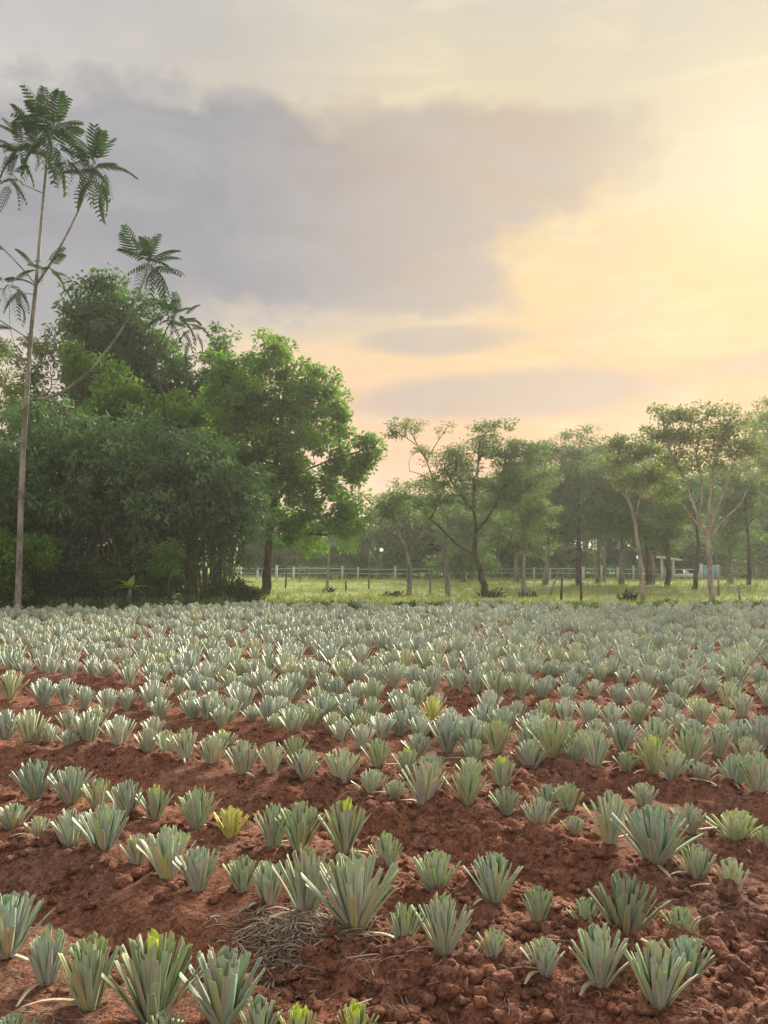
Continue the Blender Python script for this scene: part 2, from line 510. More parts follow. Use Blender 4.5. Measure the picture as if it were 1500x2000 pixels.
# ------------------------------------------------------------------ plants: table read off the photograph
# (column, row of the foot, height, width in photo pixels, tone, label or None)
PT = [
 (12, 1866, 128, 175, 'b', 'tall wide pineapple plant with one bright yellow-green leaf, left of the front bed'),
 (92, 1917, 118, 74, 'b', 'narrow upright pineapple plant with stepped grey-green centre in the front bed'),
 (175, 1972, 146, 118, 'g', 'dull green pineapple plant with bent outer leaves in the front bed'),
 (300, 1992, 182, 200, 'y2', 'largest pineapple plant of the front bed, two upright lime-yellow cut leaves in its middle'),
 (435, 2012, 158, 165, 'b', 'wide blue-green pineapple plant with a tall pale central tuft, front bed'),
 (318, 2048, 78, 70, 'p', None), (505, 2050, 98, 60, 'p', None),
 (583, 2052, 96, 56, 'y', 'small pineapple plant with yellow cut tips at the end of the front bed'),
 (695, 2048, 82, 66, 'y', None), (22, 2052, 60, 80, 'b', None),
 (25, 1618, 52, 80, 'p', None), (75, 1637, 44, 48, 'p', None), (137, 1664, 80, 86, 'p', None),
 (202, 1675, 104, 100, 'b', 'pineapple plant with one tall pale square-cut tuft above dark low leaves'),
 (268, 1688, 62, 56, 'p', None), (328, 1714, 106, 110, 'p', 'full blue-green pineapple plant with a tall square-cut tuft rising from its fan'),
 (388, 1737, 90, 84, 'b', None), (475, 1737, 70, 70, 'g', None), (525, 1762, 90, 62, 'p', None),
 (597, 1788, 142, 120, 'p', 'tall pineapple plant standing behind the heap of dry grass'),
 (693, 1824, 164, 200, 'p', 'broad fan of wide pale leaves, big pineapple plant right of the dry grass heap'),
 (790, 1852, 86, 58, 'g', 'small narrow pineapple plant with hollow cut top beside the big pale fan'),
 (867, 1864, 120, 120, 'p', 'pale pineapple plant with very wide leaves and one leaf lying sideways'),
 (965, 1874, 54, 50, 'pp', 'stubby whitish pineapple stump half buried in soil'),
 (1062, 1909, 72, 74, 'p', 'low square-topped pineapple plant left of the three big ones'),
 (1172, 1930, 122, 120, 'p', 'tall pale pineapple plant with long outer leaves bent to one side'),
 (1285, 1969, 134, 124, 'p', 'pale pineapple plant at the foot of the front mound, wide open fan'),
 (1340, 1909, 90, 96, 'b', 'dense blue-grey pineapple plant tucked behind the open pale fan'),
 (68, 1562, 80, 100, 'b', 'dark pineapple plant with pale upright tuft, beside a twin'),
 (138, 1572, 76, 96, 'b', 'dark pineapple plant with pale upright tuft, beside the yellow-green one'),
 (192, 1584, 60, 62, 'yg', 'yellow-green pineapple plant between two dark blue-green plants'),
 (247, 1597, 76, 62, 'b', None), (303, 1599, 66, 58, 'y2', None),
 (384, 1622, 82, 88, 'g', None),
 (450, 1639, 62, 64, 'yy', 'bright yellow short pineapple plant with splayed dead leaf'),
 (535, 1652, 86, 74, 'g', None), (585, 1664, 98, 96, 'g', None), (672, 1674, 112, 100, 'y2', 'tall pineapple plant with lime cut tips behind the big pale fan'),
 (755, 1707, 76, 60, 'g', None), (852, 1737, 84, 100, 'g', 'green pineapple plant with dark leaning side leaves, alone on the bare slope'),
 (965, 1764, 98, 112, 'b', 'bushy blue-green pineapple plant with a clipped green middle leaf'),
 (1053, 1804, 68, 58, 'g', 'small narrow green pineapple plant standing alone below the bushy ones'),
 (1145, 1819, 62, 64, 'g', None),
 (1222, 1839, 128, 160, 'd', 'dark dusty green pineapple plant with many narrow spreading leaves'),
 (1330, 1834, 56, 74, 'g', None),
 (772, 1560, 34, 38, 'p', None), (830, 1579, 96, 90, 'p', None), (912, 1577, 76, 76, 'g', None), (982, 1542, 62, 52, 'y2', None),
 (988, 1592, 52, 48, 'b', None), (1053, 1619, 64, 70, 'p', None), (1070, 1577, 42, 52, 'b', None), (1110, 1584, 54, 52, 'g', None),
 (1120, 1627, 36, 42, 'p', None), (1192, 1649, 102, 92, 'p', 'tall pineapple plant with white dead leaves at its foot'),
 (1280, 1689, 124, 176, 'b', 'largest wide blue-green pineapple fan on the right-hand beds'),
 (1258, 1572, 44, 46, 'p', None), (1347, 1627, 62, 64, 'p', None), (1362, 1717, 68, 76, 'p', None), (1430, 1752, 74, 54, 'p', None),
 (1440, 1652, 68, 104, 'yg', 'green-yellow spreading pineapple plant behind a small soil hollow'), (1497, 1667, 48, 56, 'yg', None),
 (780, 1437, 48, 50, 'b', None), (822, 1443, 48, 46, 'p', None), (875, 1467, 76, 80, 'b', None), (918, 1467, 72, 92, 'b', None),
 (970, 1472, 70, 60, 'yg', None), (1035, 1477, 60, 58, 'b', None), (1080, 1487, 84, 80, 'yg', 'yellowish tall pineapple plant with pale dead leaves lying at its base'),
 (1122, 1494, 54, 52, 'b', None), (1162, 1502, 76, 66, 'p', None), (1217, 1469, 64, 66, 'b', None), (1225, 1507, 38, 50, 'g', None),
 (1275, 1514, 76, 66, 'y', None), (1315, 1527, 62, 90, 'p', None), (1367, 1524, 38, 54, 'p', None), (1435, 1537, 62, 66, 'b', None),
 (1480, 1547, 78, 78, 'p', None), (1355, 1447, 42, 62, 'b', None), (1405, 1452, 36, 44, 'p', None), (1442, 1459, 52, 52, 'b', None),
 (1488, 1467, 74, 90, 'b', None), (1330, 1432, 36, 40, 'p', None), (1460, 1500, 60, 60, 'p', None),
 (795, 1512, 48, 52, 'y2', None), (845, 1512, 44, 52, 'b', None), (920, 1527, 48, 56, 'p', None), (738, 1502, 58, 50, 'g', None),
 (12, 1442, 60, 54, 'b', None), (58, 1457, 74, 76, 'yg', None), (95, 1454, 38, 44, 'p', None), (135, 1462, 34, 40, 'p', None),
 (172, 1457, 68, 72, 'g', None), (232, 1462, 64, 72, 'p', None), (290, 1472, 48, 56, 'p', None), (327, 1477, 48, 52, 'p', None),
 (362, 1487, 62, 52, 'p', None), (415, 1497, 58, 72, 'p', None), (475, 1509, 68, 76, 'p', None), (530, 1512, 60, 48, 'p', None),
 (595, 1519, 60, 74, 'p', None), (667, 1529, 72, 86, 'pp', None), (727, 1547, 50, 66, 'p', None), (135, 1428, 42, 40, 'p', None),
 (190, 1418, 44, 44, 'yg', None), (300, 1440, 40, 40, 'p', None), (435, 1462, 40, 60, 'y2', None), (575, 1490, 50, 50, 'g', None),
 (375, 1402, 46, 52, 'p', None), (405, 1406, 50, 56, 'p', None), (450, 1406, 46, 52, 'p', None), (492, 1408, 30, 44, 'p', None),
 (540, 1426, 34, 34, 'yg', None), (570, 1417, 44, 48, 'b', None), (607, 1419, 44, 44, 'yg', None), (650, 1437, 44, 44, 'yg', None),
 (705, 1434, 48, 50, 'yg', None), (742, 1432, 42, 46, 'b', None),
 (20, 1367, 60, 62, 'yg', None), (85, 1377, 56, 70, 'b', None), (128, 1377, 52, 46, 'b', None), (165, 1389, 48, 50, 'b', None),
 (210, 1391, 46, 44, 'p', None), (248, 1389, 46, 44, 'p', None), (300, 1391, 66, 80, 'p', None),
 (1010, 1405, 40, 34, 'p', None), (1065, 1408, 40, 36, 'yg', None), (1105, 1414, 56, 44, 'p', None), (1150, 1416, 50, 52, 'p', None),
 (1195, 1424, 52, 46, 'p', None), (1245, 1410, 44, 44, 'g', None), (1305, 1416, 44, 40, 'p', None), (1370, 1412, 48, 56, 'y2', None),
 (1415, 1416, 36, 34, 'yg', None), (1450, 1400, 50, 44, 'p', None), (880, 1420, 40, 40, 'p', None), (955, 1402, 56, 48, 'p', None),
 (1255, 1372, 44, 52, 'yg', None), (1330, 1374, 50, 46, 'p', None), (1425, 1385, 56, 46, 'yg', None), (845, 1410, 54, 40, 'yy', 'pineapple plant with one vivid yellow leaf in the crowded middle rows'),
]
near_plants = []
for px, by, h, w, tone, lab in PT:
    D = gd(by)
    near_plants.append(dict(x=(px - 750) / F * D, y=D, h=h / F * D, w=w / F * D, tone=tone, label=lab))
# plants half hidden in the packed rows of the middle beds
for oo in (5.55, 5.85, 6.25, 6.6):
    t = -9.0
    while t < 4:
        t += 0.25 * (0.8 + 0.4 * rng.random())
        P = np.array([0.5, 0.866]) * (oo + 0.05 * rng.standard_normal()) + np.array([0.866, -0.5]) * t
        if P[1] < 5.4 or abs(P[0]) > 0.53 * P[1] or not 1385 < HOR + EYE * F / P[1] < 1520: continue
        if min((P[0] - q['x']) ** 2 + (P[1] - q['y']) ** 2 for q in near_plants) < 0.052: continue
        h = 0.19 + 0.10 * rng.random()
        near_plants.append(dict(x=P[0], y=P[1], h=h, w=h * (0.8 + 0.4 * rng.random()), tone='ppbg'[int(rng.integers(4))], label=None))
# the rows go on into the distance: double rows 1.45 m apart, slanting across the view
ROWN = np.array([0.5, 0.866]); ROWD = np.array([0.866, -0.5])
EDGE_Y = 24.4
far_plants = []
k = 0
o = 6.75
tones_far = ['p', 'p', 'p', 'b', 'b', 'g', 'p', 'p', 'b', 'p', 'g', 'yg']
while o < 34:
    for oo in (o, o + 0.52):
        t = -30 + rng.random()
        while t < 30:
            t += 0.25 * (0.75 + 0.55 * rng.random())
            P = ROWN * (oo + 0.09 * rng.standard_normal() + 0.16 * math.sin(t * 0.55 + oo)) + ROWD * t
            if P[1] < 5 or P[1] > EDGE_Y or abs(P[0]) > 0.60 * P[1] + 1.0: continue
            if P[1] > EDGE_Y - 2.2 and rng.random() < 0.35: continue
            if rng.random() < 0.07: continue
            if P[0] < -0.33 * P[1] and P[1] > 22.5: continue
            if min((P[0] - q['x']) ** 2 + (P[1] - q['y']) ** 2 for q in near_plants) < 0.075: continue
            py = HOR + EYE * F / P[1]
            if py > 1400: continue
            h = 0.205 + 0.14 * rng.random() ** 1.4
            far_plants.append(dict(x=P[0], y=P[1], h=h, w=h * (0.75 + 0.55 * rng.random()), tone=tones_far[int(rng.integers(len(tones_far)))], label=None))
    o += 1.45
far_plants.sort(key=lambda q: q['y'])
# plants outside the picture to the sides of the hand-read ones, so the beds run on
side_plants = []
for oo in (1.35, 1.86, 2.87, 3.40, 4.30, 4.85, 5.75, 6.25):
    for sgn in (-1, 1):
        for i in range(9):
            t0 = 0
            # walk along the row until just outside the frame
            P = ROWN * oo
            t = sgn * 0.0
            while abs((P + ROWD * t)[0]) < 0.53 * max((P + ROWD * t)[1], 0.1) + 0.12 and abs(t) < 9: t += sgn * 0.05
            Q = P + ROWD * (t + sgn * (0.50 + 0.34 * i + 0.08 * rng.random()))
            if Q[1] < 0.9 or Q[1] > 9 or abs(Q[0]) < 0.53 * Q[1] + 0.22: continue
            if min((Q[0] - q['x']) ** 2 + (Q[1] - q['y']) ** 2 for q in near_plants + side_plants) < 0.05: continue
            h = 0.22 + 0.16 * rng.random()
            side_plants.append(dict(x=Q[0], y=Q[1], h=h, w=h * (0.8 + 0.5 * rng.random()), tone='p', label=None))

all_xy = np.array([(q['x'], q['y']) for q in near_plants + far_plants + side_plants])


def nearest_plant(x, y):
    d = np.empty(len(x))
    order = np.argsort(all_xy[:, 1]); P = all_xy[order]
    idx = np.argsort(y)
    for c0 in range(0, len(x), 4000):
        ii = idx[c0:c0 + 4000]
        lo, hi = np.searchsorted(P[:, 1], [y[ii[0]] - 0.8, y[ii[-1]] + 0.8])
        Q = P[lo:hi]
        if len(Q) == 0: d[ii] = 0.8; continue
        xl, xh = x[ii].min() - 0.8, x[ii].max() + 0.8
        Q = Q[(Q[:, 0] > xl) & (Q[:, 0] < xh)]
        if len(Q) == 0: d[ii] = 0.8; continue
        dd = (x[ii][:, None] - Q[None, :, 0]) ** 2 + (y[ii][:, None] - Q[None, :, 1]) ** 2
        d[ii] = np.sqrt(dd.min(1))
    return np.minimum(d, 0.8)


def soil_height(x, y, fine=True):
    x = np.asarray(x, float); y = np.asarray(y, float)
    d = nearest_plant(x, y)
    wob = vnoise(x, y, 0.35, 3) * 0.16
    t = np.clip((d + wob - 0.14) / 0.44, 0, 1); t = t * t * (3 - 2 * t)
    h = -0.17 * t
    h += vnoise(x, y, 1.1, 5) * 0.05 * t + vnoise(x, y, 0.30, 6) * 0.045 * (0.3 + 0.7 * t) + vnoise(x, y, 0.12, 7) * 0.026
    if fine:
        m = np.clip((vnoise(x, y, 0.7, 21) + 0.30) * 1.6, 0.15, 1.0)
        h += m * (clods(x, y, 0.19, 30, 0.34) * 0.55 + clods(x, y, 0.085, 40, 0.55) * 0.75 + clods(x, y, 0.042, 50, 0.7) * 0.85)
        h += vnoise(x, y, 0.05, 8) * 0.012
    return h


# ------------------------------------------------------------------ ground
R0, R1, ST = 1.55, 30.5, 0.0036
CY = -2.0
rr = np.exp(np.arange(math.log(R0), math.log(R1), ST))
th = np.arange(-math.radians(48), math.radians(48), ST)
Rg, Tg = np.meshgrid(rr, th, indexing='ij')
gx = (Rg * np.sin(Tg)).ravel(); gy = (CY + Rg * np.cos(Tg)).ravel()
gz = soil_height(gx, gy)
edge = np.clip((gy - (EDGE_Y + 0.2) - 0.35 * vnoise(gx, gy, 1.3, 77)) / 0.9, 0, 1)
gz = gz * (1 - edge) - 0.75 * edge ** 1.5
ea = np.clip((np.abs(Tg.ravel()) - math.radians(46)) / math.radians(2), 0, 1)
er = np.clip((R0 * 1.12 - Rg.ravel()) / (R0 * 0.12), 0, 1)
gz -= 0.6 * np.maximum(ea, er)
nr, ntt = Rg.shape
i = np.arange(nr - 1)[:, None] * ntt; j = np.arange(ntt - 1)[None, :]
Q = np.stack([i + j, i + j + 1, i + ntt + j + 1, i + ntt + j], -1).reshape(-1, 4)[:, ::-1]
soil = obj('soil_field', mesh_np('soil_field', np.stack([gx, gy, gz], -1), [Q], M_soil, True))
tag(soil, 'red-brown ploughed soil with low planting beds', kind='structure')

# pasture: one sheet to the horizon, dipping under the field
pr = np.concatenate([[0.01], np.geomspace(1.0, 640.0, 170)]); pt = np.linspace(0, 2 * PI, 181)[:-1]
Pr, Pt = np.meshgrid(pr, pt, indexing='ij')
x = (Pr * np.sin(Pt)).ravel(); y = (CY + Pr * np.cos(Pt)).ravel()
ang = np.abs(np.arctan2(x, y - CY)); r_ = np.hypot(x, y - CY)
inside = (ang < math.radians(46.5)) & (y < EDGE_Y + 0.35) & (r_ > R0 * 1.15)
z = -0.04 + vnoise(x, y, 6.0, 61) * 0.12 * np.clip((y - 25) / 10, 0, 1) + vnoise(x, y, 1.6, 62) * 0.04
z = np.where(inside, -0.55, z)
i = np.arange(len(pr) - 1)[:, None] * 180; j = np.arange(180)[None, :]; j2 = (j + 1) % 180
Q = np.stack([i + j, i + j2, i + 180 + j2, i + 180 + j], -1).reshape(-1, 4)[:, ::-1]
past = obj('pasture', mesh_np('pasture', np.stack([x, y, z], -1), [Q], M_pasture, True))
tag(past, 'yellow-green pasture beyond the field', kind='structure')

# ------------------------------------------------------------------ pineapple plants
def leaf_shape(curve, na, ns, thick=0.07, wtip=0.72, slant=0.0, bow=0.30):
    """unit leaf: z along (0..1), x across (width 1), y outward in leaf widths; channel opens inwards"""
    v = np.linspace(0, 1, ns + 1); u = np.linspace(-1, 1, na + 1)
    Vv, Uu = np.meshgrid(v, u, indexing='ij')
    wd = 0.5 * (0.86 + 0.16 * np.sin(np.clip(Vv * 1.2, 0, 1) * PI)) * (1 - (1 - wtip) * Vv ** 2.0)
    X = Uu * wd
    Y = curve * Vv ** 2 - bow * (Uu ** 2) * (1.15 - 0.5 * Vv)
    Z = Vv + slant * Uu * (Vv > 0.99)
    outer = np.stack([X, Y, Z], -1).reshape(-1, 3)
    th_ = thick * (1 - 0.75 * Uu ** 2)
    inner = np.stack([X, Y - th_, Z], -1).reshape(-1, 3)
    V = np.vstack([outer, inner]); n = len(outer)
    st = na + 1
    i = np.arange(ns)[:, None] * st; j = np.arange(na)[None, :]
    q = np.stack([i + j, i + j + 1, i + st + j + 1, i + st + j], -1).reshape(-1, 4)
    qi = q[:, ::-1] + n
    e = ns * st + np.arange(na)
    qe = np.stack([e, e + 1, e + 1 + n, e + n], -1)
    rows = np.arange(ns) * st
    ql = np.stack([rows, rows + st, rows + st + n, rows + n], -1)
    qr = np.stack([rows + na, rows + na + n, rows + st + na + n, rows + st + na], -1)
    uv = np.stack([np.concatenate([Uu.ravel()] * 2), np.concatenate([Vv.ravel()] * 2), np.concatenate([np.ones(n), np.zeros(n)])], -1)
    return V, np.vstack([q[:, ::-1], qi[:, ::-1], qe[:, ::-1], ql[:, ::-1], qr[:, ::-1]]), uv


def leaf_mesh(name, *a, **kw):
    V, Q, uv = leaf_shape(*a, **kw)
    return mesh_np(name, V, [Q], M_pine, True, {'leafuv': uv})


LEAVES = [leaf_mesh('pineapple_leaf', c, 3, 4, 0.06, wt, sl) for c, wt, sl in
          ((0.0, 0.92, 0.03), (0.4, 0.86, -0.04), (0.8, 0.84, 0.02), (-0.5, 0.95, 0.05), (0.2, 0.78, -0.02), (1.3, 0.8, 0.04))]


def dead_mesh(name, droop):
    V, Q, uv = leaf_shape(0.0, 2, 6, 0.05, 0.45, 0.0, 0.15)
    V = V.copy(); t = V[:, 2].copy()
    V[:, 2] = 0.55 * np.sin(t * PI * 0.62) * 0.42
    V[:, 1] = V[:, 1] * 0.9 + t * 0
    W = np.stack([V[:, 0], t * 0.95, V[:, 2] * droop + V[:, 1] * 0.03], -1)
    W[:, 0] += 0.25 * np.sin(t * 4.0)
    return mesh_np(name, W, [Q], M_dead, True)


DEAD = [dead_mesh('dead_leaf', 1.0), dead_mesh('dead_leaf', 0.35)]

TONE = {'b': (0.92, 0.98, 0.97), 'p': (1.12, 1.11, 1.07), 'pp': (1.28, 1.24, 1.14), 'g': (0.96, 1.0, 0.84), 'd': (0.70, 0.72, 0.62),
        'y': (1.12, 1.06, 0.72), 'y2': (0.98, 1.0, 0.84), 'yg': (1.14, 1.12, 0.84), 'yy': (1.45, 1.30, 0.52)}
LIME = (1.45, 1.55, 0.34)


def rosette(h, w, rnd, nmul=1.0):
    """list of (azimuth, lean, length, width, mesh index, rank)"""
    asp = w / max(h, 0.01)
    n = int((20 + 19 * min(asp, 1.5) + 26 * min(h, 0.45)) * nmul)
    n = max(n, 12)
    lean_max = min(0.72, math.atan(0.5 * asp / 0.80) * 0.86)
    lw = 0.017 + 0.052 * min(h, 0.45) + rnd.uniform(-0.003, 0.004)
    out = []
    for i in range(n):
        r = (i + 0.5) / n                       # 0 centre, 1 outside
        a = i * 2.39996 + rnd.uniform(-0.35, 0.35)
        lean = 0.03 + lean_max * r ** 1.25 * rnd.uniform(0.82, 1.10)
        top = h * (1.0 - 0.24 * r ** 1.2) * rnd.uniform(0.90, 1.02)     # clipped: the centre stands tallest
        if r < 0.22: top = h * rnd.uniform(0.94, 1.02)
        ln = top / max(0.45, math.cos(lean * 0.9))
        ln = min(ln, h * 1.12)
        out.append((a, lean, ln, lw * rnd.uniform(0.82, 1.15) * (1 - 0.08 * r), int(rnd.choice([0, 0, 1, 1, 2, 3, 4] if r < 0.7 else [1, 2, 2, 4, 5])), r))
    return out


def leaf_matrix(a, lean, ln, lw, basez=0.0, b0=0.012):
    out = Vector((math.cos(a), math.sin(a), 0))
    zc = (Vector((0, 0, 1)) * math.cos(lean) + out * math.sin(lean)).normalized()
    xc = Vector((-math.sin(a), math.cos(a), 0))
    yc = zc.cross(xc)
    if yc.dot(out) < 0: xc = -xc; yc = zc.cross(xc)
    M = Matrix(((xc.x * lw, yc.x * lw, zc.x * ln, out.x * b0), (xc.y * lw, yc.y * lw, zc.y * ln, out.y * b0),
                (xc.z * lw, yc.z * lw, zc.z * ln, basez), (0, 0, 0, 1)))
    return M


def auto_label(q):
    h, w = q['h'], q['w']
    size = 'tall' if h > 0.33 else ('low' if h < 0.235 else 'medium-height')
    asp = w / h
    form = 'wide-spreading' if asp > 1.12 else ('narrow upright' if asp < 0.9 else 'even fan-shaped')
    tone = {'b': 'blue-green', 'p': 'pale grey-green', 'pp': 'whitish', 'g': 'dull green', 'd': 'dark green', 'y': 'yellow-tipped', 'y2': 'lime-tipped',
            'yg': 'yellowish green', 'yy': 'yellow'}[q['tone']]
    o_ = 0.5 * q['x'] + 0.866 * q['y']
    for lim, where in ((2.35, 'front bed'), (3.15, 'row holding the dry grass heap'), (3.85, 'row just behind the dry grass heap'), (5.2, 'bed with the largest wide blue-green fan'),
                       (6.6, 'bed beyond the largest wide fan'), (8.1, 'second bed beyond the largest wide fan'), (99, 'crowded far beds')):
        if o_ < lim: break
    return '%s %s %s pineapple plant in the %s' % (size, form, tone, where)


def z_at(x, y): return float(soil_height(np.array([x]), np.array([y]))[0])


def fit_scale(q, ros, z0):
    """leaf tips and leaning leaves add to the outline: bring the plant to its measured height and width"""
    P = []
    for (a, lean, ln, lw, mi, r) in ros:
        V = LSHAPE[mi]; M = np.array(leaf_matrix(a, lean, ln, lw, 0.0, 0.008 + 0.030 * r))
        P.append(V @ M[:3, :3].T + M[:3, 3])
    P = np.concatenate(P)
    w = np.ptp(P[:, 0]); h = P[:, 2].max() + 0.5 * np.ptp(P[:, 1]) * (EYE / q['y'])     # seen from above its near rim counts too
    return min(1.1, max(0.68, q['w'] / w)) ** (0.6 if q['y'] < 4.6 else 0.15), min(1.1, max(0.72, (q['h'] + 0.012) / h)) ** 0.3


LSHAPE = [leaf_shape(c, 3, 4, 0.06, wt, sl)[0] for c, wt, sl in ((0.0, 0.92, 0.03), (0.4, 0.86, -0.04), (0.8, 0.84, 0.02), (-0.5, 0.95, 0.05), (0.2, 0.78, -0.02), (1.3, 0.8, 0.04))]


def put_plant(q, parts):
    rnd = random.Random(int((q['x'] * 917 + q['y'] * 4211) * 100))
    lab = q['label'] or auto_label(q)
    z0 = min(z_at(q['x'], q['y']), 0.02) - 0.012
    t = TONE[q['tone']]
    jit = rnd.uniform(0.90, 1.08)
    ros = rosette(q['h'] + 0.012, q['w'], rnd)
    sw, sh = fit_scale(q, ros, z0)
    if parts:
        root = thing('pineapple_plant', (q['x'], q['y'], z0), lab, 'pineapple plant', 'clipped pineapple plants in the beds')
        root.scale = (sw, sw, sh)
        for (a, lean, ln, lw, mi, r) in ros:
            o = bpy.data.objects.new('leaf', LEAVES[mi]); C.objects.link(o)
            o.parent = root
            o.matrix_local = leaf_matrix(a, lean, ln, lw, 0.0, 0.008 + 0.030 * r)
            c = [v * jit * rnd.uniform(0.86, 1.10) for v in t]
            if q['tone'] in ('y2', 'y') and r < (0.16 if q['tone'] == 'y2' else 0.35) and rnd.random() < 0.75: c = list(LIME)
            elif r > 0.75 and rnd.random() < 0.09: c = [c[0] * 1.08, c[1] * 0.98, c[2] * 0.72]
            elif rnd.random() < 0.07: c = [c[0] * 1.15, c[1] * 1.08, c[2] * 0.72]
            o.color = (*c, 1)
        for kk in range(rnd.choice([0, 0, 1, 1, 2])):
            if kk and rnd.random() < 0.5: break
            o = bpy.data.objects.new('dead_leaf', DEAD[kk % 2]); C.objects.link(o); o.parent = root
            a = rnd.uniform(PI * 0.9, 2.1 * PI)
            s = rnd.uniform(0.13, 0.24)
            o.matrix_local = Matrix.Translation((math.cos(a) * 0.02, math.sin(a) * 0.02, 0.03)) @ Matrix.Rotation(a - PI / 2, 4, 'Z') @ Matrix.Rotation(-0.12, 4, 'X') @ Matrix.Diagonal((0.030, s, s * 0.8, 1))
        return root
    po = plant_mesh_obj(q, ros, rnd, t, jit, z0, lab)
    po.scale = (sw, sw, sh)
    return po


LOW = {}
def plant_arrays(ros, rnd, t, jit, na=2, ns=2, tone='p'):
    Vs, Qs, U, Tn, n = [], [], [], [], 0
    curves = (0.0, 0.4, 0.8, -0.5, 0.2, 1.3); wts = (0.92, 0.86, 0.84, 0.95, 0.78, 0.8)
    for (a, lean, ln, lw, mi, r) in ros:
        key = (mi, na, ns)
        if key not in LOW: LOW[key] = leaf_shape(curves[mi], na, ns, 0.08, wts[mi], 0.0)
        V, Q, uv = LOW[key]
        M = np.array(leaf_matrix(a, lean, ln, lw, 0.0, 0.008 + 0.030 * r))
        Vs.append(V @ M[:3, :3].T + M[:3, 3]); Qs.append(Q + n); n += len(V); U.append(uv)
        c = np.array(t) * jit * rnd.uniform(0.84, 1.12)
        if tone in ('y2', 'y', 'yy') and r < 0.25 and rnd.random() < 0.6: c = np.array(LIME)
        Tn.append(np.broadcast_to(c, (len(V), 3)))
    return np.concatenate(Vs), np.concatenate(Qs), np.concatenate(U), np.concatenate(Tn)


def plant_mesh_obj(q, ros, rnd, t, jit, z0, lab):
    V, Q, U, Tn = plant_arrays(ros, rnd, t, jit, 2, 3, q['tone'])
    me = mesh_np('pineapple_plant', V, [Q], M_pine_far, True, {'leafuv': U, 'ptint': Tn})
    o = obj('pineapple_plant', me, None, (q['x'], q['y'], z0))
    return tag(o, lab, 'pineapple plant', 'clipped pineapple plants in the beds')


singles = sorted(near_plants, key=lambda q: q['y'])
n_single = 0
for q in singles:
    put_plant(q, q['y'] < 6.3); n_single += 1
extra = far_plants[:max(0, 296 - n_single)]
for q in extra: put_plant(q, False)

# the rest of the field, past the first three hundred: one mass
Vs, Qs, Us, Ts, n = [], [], [], [], 0
lib = []
for i in range(14):
    rnd = random.Random(900 + i)
    h = 0.25; w = h * (0.8 + 0.4 * rnd.random())
    ros = [r for r in rosette(h, w, rnd, 0.62)]
    ros = [(a, l, ln, lw * 1.30, mi, r) for (a, l, ln, lw, mi, r) in ros]
    lib.append(plant_arrays(ros, rnd, (1, 1, 1), 1.0, 2, 1))
rest = far_plants[len(extra):] + side_plants
rx = np.array([q['x'] for q in rest]); ry = np.array([q['y'] for q in rest])
rz = soil_height(rx, ry)
for q, zz in zip(rest, rz):
    V, Q, U, Tn = lib[int(rng.integers(len(lib)))]
    s = q['h'] / 0.255; a = rng.random() * 6.28
    R = np.array([[math.cos(a), -math.sin(a), 0], [math.sin(a), math.cos(a), 0], [0, 0, 1]]) * s
    Vs.append(V @ R.T + np.array([q['x'], q['y'], min(zz, 0.02) - 0.012])); Qs.append(Q + n); n += len(V); Us.append(U)
    Ts.append(Tn * np.array(TONE[q['tone']]) * (0.86 + 0.24 * rng.random()))
o = obj('pineapple_crop', mesh_np('pineapple_crop', np.concatenate(Vs), [np.concatenate(Qs)], M_pine_far, True, {'leafuv': np.concatenate(Us), 'ptint': np.concatenate(Ts)}))
tag(o, 'distant rows of clipped pineapple plants merging into a grey-green mass', 'pineapple crop', kind='stuff')

# ------------------------------------------------------------------ soil clods and litter
def lump(rnd, sub=2, rough=0.28):
    import bmesh
    bm = bmesh.new(); bmesh.ops.create_icosphere(bm, subdivisions=sub, radius=1.0)
    off = rnd.random() * 100
    from mathutils import noise as mn
    for v in bm.verts:
        f = 1 + rough * mn.noise(v.co * 1.3 + Vector((off, 0, 0))) * 1.6 + rough * 0.7 * mn.noise(v.co * 3.1 + Vector((0, off, 0)))
        f += 0.16 * mn.noise(v.co * 6.5 + Vector((off, off, 0)))
        v.co *= f
        v.co.z *= 0.74
    V = np.array([v.co[:] for v in bm.verts]); T = np.array([[v.index for v in f.verts] for f in bm.faces])
    bm.free()
    return V, T


lr = random.Random(5)
BIG = [lump(lr, 3) for _ in range(6)]
BIGM = [mesh_np('soil_clod', V, [T], M_soil, True) for V, T in BIG]
big_spots = [(325, 1508, 34), (97, 1690, 44), (52, 1690, 50), (60, 1662, 30), (165, 1690, 30), (262, 1620, 40), (590, 1530, 30), (560, 1545, 40), (1150, 1790, 22),
             (1215, 1810, 20), (420, 1790, 26), (245, 1750, 30), (460, 1770, 28), (320, 1790, 34), (345, 1765, 24), (1420, 1800, 34), (1395, 1880, 26), (1300, 1800, 24),
             (730, 1600, 28), (620, 1580, 24), (690, 1620, 24), (880, 1640, 22), (950, 1640, 20), (505, 1800, 26), (205, 1850, 30), (150, 1830, 26), (120, 1990, 30),
             (930, 1960, 46), (880, 1985, 40), (985, 1975, 36), (1440, 1960, 34), (1480, 1840, 36), (740, 1890, 18), (640, 1900, 22), (1010, 1760, 20), (1120, 1720, 24),
             (280, 1490, 24), (410, 1440, 20), (60, 1490, 22), (790, 1545, 30), (850, 1455, 34), (15, 1580, 36), (610, 1450, 20), (1390, 1350, 16), (1170, 1580, 18)]
